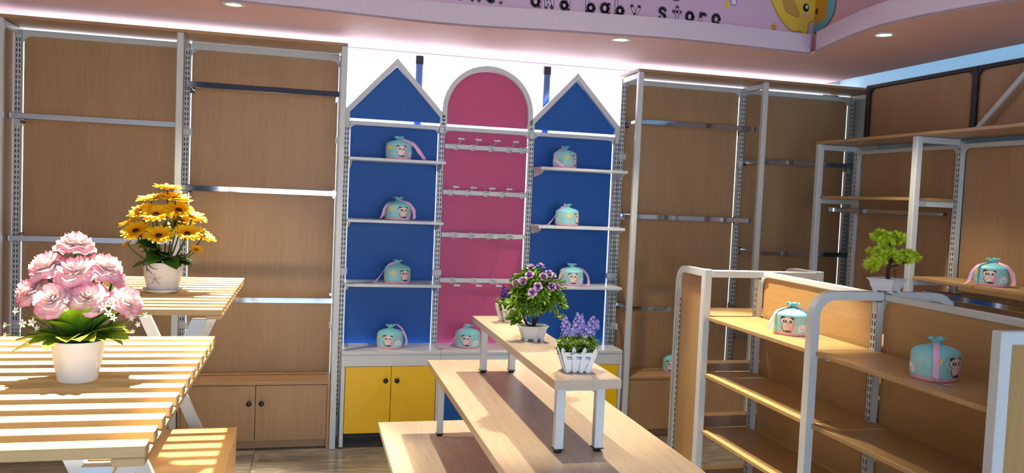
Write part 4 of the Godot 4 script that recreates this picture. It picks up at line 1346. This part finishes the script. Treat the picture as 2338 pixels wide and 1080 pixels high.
func right_unit() -> void:
	var t := thing("black_framed_panel", "black steel framed wood panelling above the right shelving, with a pale diagonal brace", "panelling", Vector3(6.034, 0, 0))
	var zs := [0.481, 1.381, 2.281, 3.181]
	for k in 4:
		var a := g()
		a.span(Vector3(0.0, 2.022, zs[k] - 0.02), Vector3(0.03, 2.405, zs[k] + 0.02), 0.003)
		put("black_post", a, M.black_steel, t)
		if k == 3: break
		a = g()
		a.span(Vector3(0.0, 2.38, zs[k] + 0.02), Vector3(0.03, 2.405, zs[k + 1] - 0.02), 0.003)
		gusset(a, Vector3(0.016, 2.38, zs[k] + 0.02), 1.0, 0.045, 0.0, 0.012, 0); gusset(a, Vector3(0.016, 2.38, zs[k + 1] - 0.02), -1.0, 0.045, 0.0, 0.012, 0)
		put("black_rail", a, M.black_steel, t)
		a = g(1)
		a.off = Vector2(k * .4, k * .7)
		a.span(Vector3(0.018, 2.022, zs[k] + 0.02), Vector3(0.028, 2.381, zs[k + 1] - 0.02))
		put("wood_panel", a, M.panel_wood, t)
	var br := g()
	br.bar([Vector3(-0.02, 2.045, 1.44), Vector3(-0.02, 2.5, 1.937)], Vector3(1, 0, 0), 0.012, 0.024)
	put("diagonal_brace", br, M.white_steel, t)
	t = thing("wall_shelf_unit", "white-framed wood shelving along the right wall with wooden top board, carrying one bag", "shelving", Vector3(6.034, 0, 0))
	zs = [0.423, 1.323, 2.223, 3.123]
	var a := g(2)
	a.span(Vector3(-0.315, 2.0, zs[0] - 0.02), Vector3(0.03, 2.018, zs[3] + 0.02), 0.0015)
	put("top_board", a, M.shelf_wood, t)
	for k in 4:
		upright(t, Vector3(0.012, 0, zs[k]), 1.985, 0.12, -PI / 2)
		a = g(); a.span(Vector3(-0.316, 0, zs[k] - 0.02), Vector3(-0.276, 1.999, zs[k] + 0.02), 0.004); put("front_post", a, M.white_steel, t)
		a = g()
		a.span(Vector3(-0.276, 1.962, zs[k] - 0.014), Vector3(-0.02, 1.998, zs[k] + 0.014), 0.003); put("side_rail", a, M.white_steel, t)
		if k == 3: break
		a = g()
		a.span(Vector3(-0.012, 1.945, zs[k] + 0.02), Vector3(0.012, 1.972, zs[k + 1] - 0.02), 0.003)
		gusset(a, Vector3(0.0, 1.945, zs[k] + 0.02), 1.0, 0.05, 0.0, 0.012, 0); gusset(a, Vector3(0.0, 1.945, zs[k + 1] - 0.02), -1.0, 0.05, 0.0, 0.012, 0)
		put("top_rail", a, M.white_steel, t)
		a = g(1)
		a.off = Vector2(k * .3, k * .6)
		a.span(Vector3(0.014, 0.03, zs[k] + 0.024), Vector3(0.026, 1.96, zs[k + 1] - 0.024)); put("back_panel", a, M.panel_wood, t)
		# shelves: a high one in the far bay, the others at waist height
		var ys := [1.655] if k == 0 else [1.21]
		ys.append(0.55)
		for y in ys:
			a = g(2)
			a.span(Vector3(-0.29, y - 0.018, zs[k] + 0.005), Vector3(-0.025, y, zs[k + 1] - 0.005), 0.0015)
			var s := put("shelf", a, M.shelf_wood, t)
			for e in [zs[k] + 0.012, zs[k + 1] - 0.012]:
				a = g(); a.span(Vector3(-0.275, y - 0.05, e - 0.005), Vector3(-0.02, y - 0.0185, e + 0.005), 0.002); put("shelf_bracket", a, M.white_steel, s)
			if y > 1.0:
				a = g(); a.span(Vector3(-0.25, y - 0.105, zs[k] + 0.06), Vector3(-0.238, y - 0.073, zs[k + 1] - 0.03), 0.004)
				var r := put("hanging_rail", a, M.chrome, t)
				for e in [zs[k] + 0.09, zs[k + 1] - 0.06]:
					a = g(); a.span(Vector3(-0.238, y - 0.1, e - 0.008), Vector3(-0.018, y - 0.078, e + 0.008), 0.002); put("bracket_arm", a, M.chrome, r)

func arch_frame(a: G, z: float, x0: float, x1: float, h: float) -> void:
	var r := 0.085
	for s in [[x0, 1.0], [x1, -1.0]]:
		var path := [Vector3(s[0], 0, z)]
		for k in 9:
			var th := PI / 2 * k / 8.0
			path.append(Vector3(s[0] + s[1] * r * (1 - cos(th)), h - r + r * sin(th), z))
		path.append(Vector3(4.71 - s[1] * 0.016, h, z))
		a.bar(path, Vector3(0, 0, 1), 0.04, 0.034)

func gondola() -> void:
	var t := thing("gondola_shelf", "waist-high white-framed double-sided gondola with wood shelves, rounded frame tops and an open end bay", "shelving")
	var H := 1.235
	var xf := 4.388
	var xs := 4.71
	var xb := 5.03
	var zz := [1.5, 2.4, 3.3]
	var a := g()
	# far end: square posts, a top bar across, and rounded end frames standing behind
	for x in [xf, xb]:
		a = g(); a.span(Vector3(x - 0.02, 0, 1.48), Vector3(x + 0.02, H + 0.004, 1.52), 0.004); put("end_post", a, M.white_steel, t)
	a = g(); a.span(Vector3(xf + 0.021, H - 0.036, 1.484), Vector3(xb - 0.021, H, 1.516), 0.004); put("top_bar", a, M.white_steel, t)
	for x in [xf, xb]:
		a = g()
		var path := [Vector3(x, 0, 1.205)]
		for k in 9:
			var th := PI / 2 * k / 8.0
			path.append(Vector3(x, H - 0.017 - 0.075 + 0.075 * sin(th), 1.205 + 0.075 * (1 - cos(th))))
		path.append(Vector3(x, H - 0.017, 1.479))
		a.bar(path, Vector3(1, 0, 0), 0.036, 0.034)
		put("rounded_frame", a, M.white_steel, t)
		a = g(1); a.span(Vector3(x - 0.006, 0.06, 1.236), Vector3(x + 0.006, H - 0.04, 1.478)); put("side_panel", a, M.shelf_wood, t)
		upright(t, Vector3(x, 0, 1.207), H - 0.13, 0.1)
	upright(t, Vector3(xs - 0.012, 0, 1.5), H - 0.04, 0.1, -PI / 2)
	# middle: rounded divider frames on both sides of the spine
	a = g(); arch_frame(a, 2.4, xf, xb, H - 0.012)
	put("rounded_frame", a, M.white_steel, t)
	upright(t, Vector3(xs - 0.012, 0, 2.4), H - 0.035, 0.1, -PI / 2)
	# near end: square framed end panel
	for x in [xf, xb]:
		a = g(); a.span(Vector3(x - 0.02, 0, 3.28), Vector3(x + 0.02, H, 3.32), 0.004); put("end_post", a, M.white_steel, t)
	a = g(); a.span(Vector3(xf + 0.021, H - 0.04, 3.284), Vector3(xb - 0.021, H, 3.316), 0.004); put("top_bar", a, M.white_steel, t)
	a = g(1); a.span(Vector3(xf + 0.021, 0.05, 3.295), Vector3(xb - 0.021, H - 0.041, 3.307)); put("end_panel", a, M.shelf_wood, t)
	for k in 2:
		var z0: float = zz[k]
		var z1: float = zz[k + 1]
		a = g(); a.span(Vector3(xs - 0.015, H - 0.03, z0 + 0.018), Vector3(xs + 0.015, H - 0.002, z1 - 0.018), 0.004)
		gusset(a, Vector3(xs - 0.01, H - 0.03, z0 + 0.018), 1.0, 0.04, 0.0, 0.012, 0); gusset(a, Vector3(xs - 0.01, H - 0.03, z1 - 0.018), -1.0, 0.04, 0.0, 0.012, 0)
		put("top_rail", a, M.white_steel, t)
		a = g(2); a.off = Vector2(k * .5, k * .3)
		a.span(Vector3(xs - 0.007, 0.05, z0 + 0.022), Vector3(xs + 0.007, H - 0.0305, z1 - 0.022)); put("back_panel", a, M.shelf_wood, t)
		for y in [1.0, 0.71, 0.42, 0.12]:
			for s in [[4.395, xs - 0.03], [xs + 0.03, 5.025]]:
				a = g(2); a.off = Vector2(y * 3 + k, y)
				a.span(Vector3(s[0], y - 0.018, z0 + 0.004), Vector3(s[1], y, z1 - 0.0215 if k == 1 else z1 - 0.004), 0.0015)
				var sh := put("shelf", a, M.shelf_wood, t)
				for e in [z0 + 0.03, z1 - 0.03]:
					a = g()
					a.prism(PackedVector2Array([Vector2(s[0] + 0.04, y - 0.0185), Vector2(s[1] - 0.001, y - 0.0185), Vector2(s[1] - 0.001, y - 0.055), Vector2(s[0] + 0.04, y - 0.035)]), e - 0.004, e + 0.004)
					put("shelf_bracket", a, M.white_steel, sh)
	for z in [2.4]:
		for y in [0.62]:
			a = g(); a.span(Vector3(xs - 0.044, y - 0.022, z - 0.032), Vector3(xs - 0.008, y + 0.022, z + 0.032), 0.003); put("panel_clip", a, M.white_steel, t)
	for y in [1.0, 0.71, 0.42, 0.12]:
		a = g(0)
		a.span(Vector3(xf + 0.021, y - 0.018, 1.2), Vector3(xb - 0.021, y, 1.477), 0.0015)
		put("shelf", a, M.shelf_wood, t)

func small_things() -> void:
	bag(Vector3(2.957, 1.76, 0.16), -0.02, 0, "teal bear-print bag on the top shelf of the left blue unit, ribbon trailing right")
	bag(Vector3(2.965, 1.386, 0.16), 0.25, 1, "teal bag on the second shelf of the left blue unit, ribbons on both sides")
	bag(Vector3(2.976, 0.995, 0.16), 0.45, 4, "teal bag on the lowest shelf of the left blue unit, ribbon trailing left")
	bag(Vector3(2.944, 0.592, 0.17), -0.45, 2, "teal bear-print bag on the yellow-doored cabinet below the left blue unit, one ribbon loop")
	bag(Vector3(3.437, 0.592, 0.17), -0.5, 4, "teal bag on the white cabinet top under the pink hook panel")
	bag(Vector3(4.035, 1.76, 0.16), 0.75, 5, "teal bag on the top shelf of the right blue unit, yellow badge facing front")
	bag(Vector3(4.068, 1.386, 0.16), 0.75, 4, "teal bag on the second shelf down of the right blue unit, ribbon trailing left")
	bag(Vector3(4.115, 0.997, 0.16), -0.3, 6, "teal bear-print bag on the lowest shelf of the right blue unit, ribbon at right")
	bag(Vector3(4.16, 0.592, 0.17), 0.2, 1, "teal bag on the right castle cabinet, half hidden behind the near lavender")
	bag(Vector3(4.89, 0.41, 0.16), -0.6, 3, "teal bag on the wooden cabinet right of the castle units, half behind the gondola end", -0.45)
	bag(Vector3(4.545, 1.0, 2.02), -0.45, 6, "brightly lit teal bear-print bag on the top shelf of the gondola's farther bay", -0.585)
	bag(Vector3(4.535, 1.0, 2.89), 0.95, 3, "teal bag on the gondola's nearer bay, pink ribbon hanging down its front", -0.74)
	bag(Vector3(5.84, 1.21, 1.79), -0.3, 1, "teal bear-print bag with pink ribbons on the right wall shelf", -0.785)
	pink_pot(Vector3(1.929, 1.1, 3.195))
	sunflower_pot(Vector3(1.846, 1.1, 1.585))
	rose_bonsai(Vector3(3.3, 1.0, 2.16))
	lavender_planter(Vector3(3.295, 1.0, 2.715), -0.12, lin(168, 160, 232), [[Vector3(-.03, .07, .0), Vector3(-.045, .182, .0), .066, 1.1], [Vector3(.0, .07, .006), Vector3(-.004, .192, .006), .07, 1.15], [Vector3(.012, .07, -.01), Vector3(.012, .186, -.01), .066, 1.0], [Vector3(.03, .07, .004), Vector3(.048, .184, .004), .064, 1.1], [Vector3(.035, .07, -.008), Vector3(.066, .17, -.008), .034, .7]], "pale lilac lavender in a white picket planter at the near end of the top tier")
	lavender_planter(Vector3(3.325, 1.0, 1.69), 0.5, lin(70, 56, 150), [[Vector3(-.02, .07, .0), Vector3(-.05, .165, .0), .06, 1.2], [Vector3(-.01, .07, .01), Vector3(-.02, .15, .01), .05, 1.1], [Vector3(.03, .07, -.008), Vector3(.04, .14, -.01), .05, 1.0]], "dark violet lavender in a white picket planter at the far end, behind the rose bonsai")
	pine_bonsai(Vector3(4.71, 1.2395, 2.41))
	# ceiling lamps
	var warm := Color8(255, 234, 200)
	downlight(Vector3(2.02, 2.4985, 0.715), 2.0, warm, "downlight in the pink soffit above the far slatted table, at the top edge", 0.042, 40.0)
	downlight(Vector3(4.155, 2.4985, 0.75), 2.0, warm, "downlight in the pink soffit above the pink arch, below the printed lettering", 0.042, 40.0)
	downlight(Vector3(5.34, 2.4985, 1.49), 2.0, warm, "downlight in the pink soffit over the right-hand corner", 0.042, 40.0)
	downlight(Vector3(1.95, 3.2495, 3.0), 54.0, warm, "unseen spotlight in the raised ceiling, placed to light the nearest slatted table", 0.05, 22.0, Vector3(1.9, 1.1, 3.25))  # spotlights from here on are unseen, placed to light the tables and gondola
	downlight(Vector3(2.05, 3.2495, 1.25), 44.0, warm, "unseen spotlight in the raised ceiling, placed to light the farther slatted table", 0.05, 21.0, Vector3(1.95, 1.1, 1.5))
	downlight(Vector3(3.9, 3.2495, 1.0), 15.0, warm, "unseen spotlight in the raised ceiling, placed to light the stepped display", 0.05, 30.0, Vector3(3.3, .8, 2.0))
	downlight(Vector3(2.95, 3.2495, 2.5), 7.0, warm, "second unseen spotlight in the raised ceiling, softening shadows on the stepped display", 0.05, 18.0, Vector3(3.2, .7, 2.2))
	downlight(Vector3(4.13, 3.2495, 1.5), 21.0, warm, "unseen spotlight in the raised ceiling, placed to light the gondola", 0.05, 15.0, Vector3(4.5, 1.0, 1.85))
	lettering()

func lettering() -> void:
	var t := Node3D.new()
	t.name = "sign_lettering"
	add_child(t)
	tag(t, "hollow dark-patched letters reading mother and baby store along the pink fascia board", "lettering")
	# x of the letter's middle and y of its foot on the board
	var L := [["m", 3.055], ["o", 3.14], ["t", 3.22], ["h", 3.31], ["e", 3.396], ["r", 3.47], ["a", 3.657], ["n", 3.745], ["d", 3.834], ["b", 3.99], ["a", 4.08], ["b", 4.172], ["y", 4.272], ["s", 4.446], ["t", 4.541], ["o", 4.625], ["r", 4.712], ["e", 4.8]]
	for k in L.size():
		letter(t, L[k][0], Vector3(L[k][1], 2.652 + 0.005 * (L[k][1] - 3.65), 0.6565), 0.071)
	letter(t, "o", Vector3(4.53, 2.775, 0.6565), 0.08)
	var p := Node3D.new()
	p.name = "chick_print"
	p.position.x = 0.027
	add_child(p)
	tag(p, "yellow cartoon chick printed on the lilac board in the ceiling corner, with small stars", "print")
	var V := func(x: float, y: float) -> Vector2: return Vector2(x, y)
	flat("chick_body", [V.call(5.135, 2.9), V.call(5.16, 2.82), V.call(5.21, 2.745), V.call(5.27, 2.69), V.call(5.315, 2.672), V.call(5.35, 2.68), V.call(5.375, 2.66), V.call(5.395, 2.652), V.call(5.405, 2.69), V.call(5.41, 2.735), V.call(5.445, 2.76), V.call(5.447, 2.9), V.call(5.3, 2.98)], 0.656, M.print_yellow, p, M.print_gold)
	flat("wing", [V.call(5.22, 2.87), V.call(5.245, 2.79), V.call(5.3, 2.765), V.call(5.34, 2.765), V.call(5.335, 2.79), V.call(5.3, 2.85), V.call(5.27, 2.9)], 0.6585, M.print_tan, p, M.print_gold, 0.004)
	flat("eye", arc(Vector2(5.385, 2.822), .021, .026, 0, 340, 10), 0.6585, M.print_dark, p)
	flat("eye_shine", arc(Vector2(5.39, 2.826), .009, .011, 0, 320, 8), 0.66, M.print_white, p)
	flat("cheek", arc(Vector2(5.39, 2.778), .02, .014, 0, 320, 8), 0.6585, M.print_pink, p)
	flat("star", star_pts(Vector2(5.17, 2.682), .027), 0.656, M.print_gold, p)
	flat("star", star_pts(Vector2(4.842, 2.79), .028), 0.656, M.print_yellow, p)
	flat("dot", arc(Vector2(4.885, 2.808), .016, .018, 0, 320, 8), 0.656, M.print_white, p, M.print_lilac, 0.006)
	# the print carries on round the corner on the side board: a half face before a blue ring
	var q := Node3D.new()
	q.name = "kitten_print"
	q.transform = Transform3D(Basis(Vector3.UP, -PI / 2), Vector3(5.48, 0, 0.66))
	add_child(q)
	tag(q, "half yellow kitten face and blue bubble printed on the side board at the ceiling corner", "print")
	flat("bubble", [V.call(0.0, 2.69), V.call(.06, 2.68), V.call(.13, 2.7), V.call(.19, 2.76), V.call(.2, 2.86), V.call(.15, 2.93), V.call(0.0, 2.95)], 0.0005, M.print_blue, q, M.print_dark, 0.006)
	flat("kitten_face", [V.call(0.0, 2.725), V.call(.05, 2.735), V.call(.07, 2.75), V.call(.1, 2.72), V.call(.115, 2.77), V.call(.12, 2.86), V.call(.06, 2.9), V.call(0.0, 2.91)], 0.003, M.print_gold, q)
	flat("kitten_eye", arc(Vector2(.02, 2.8), .012, .02, 0, 320, 8), 0.0045, M.print_dark, q)
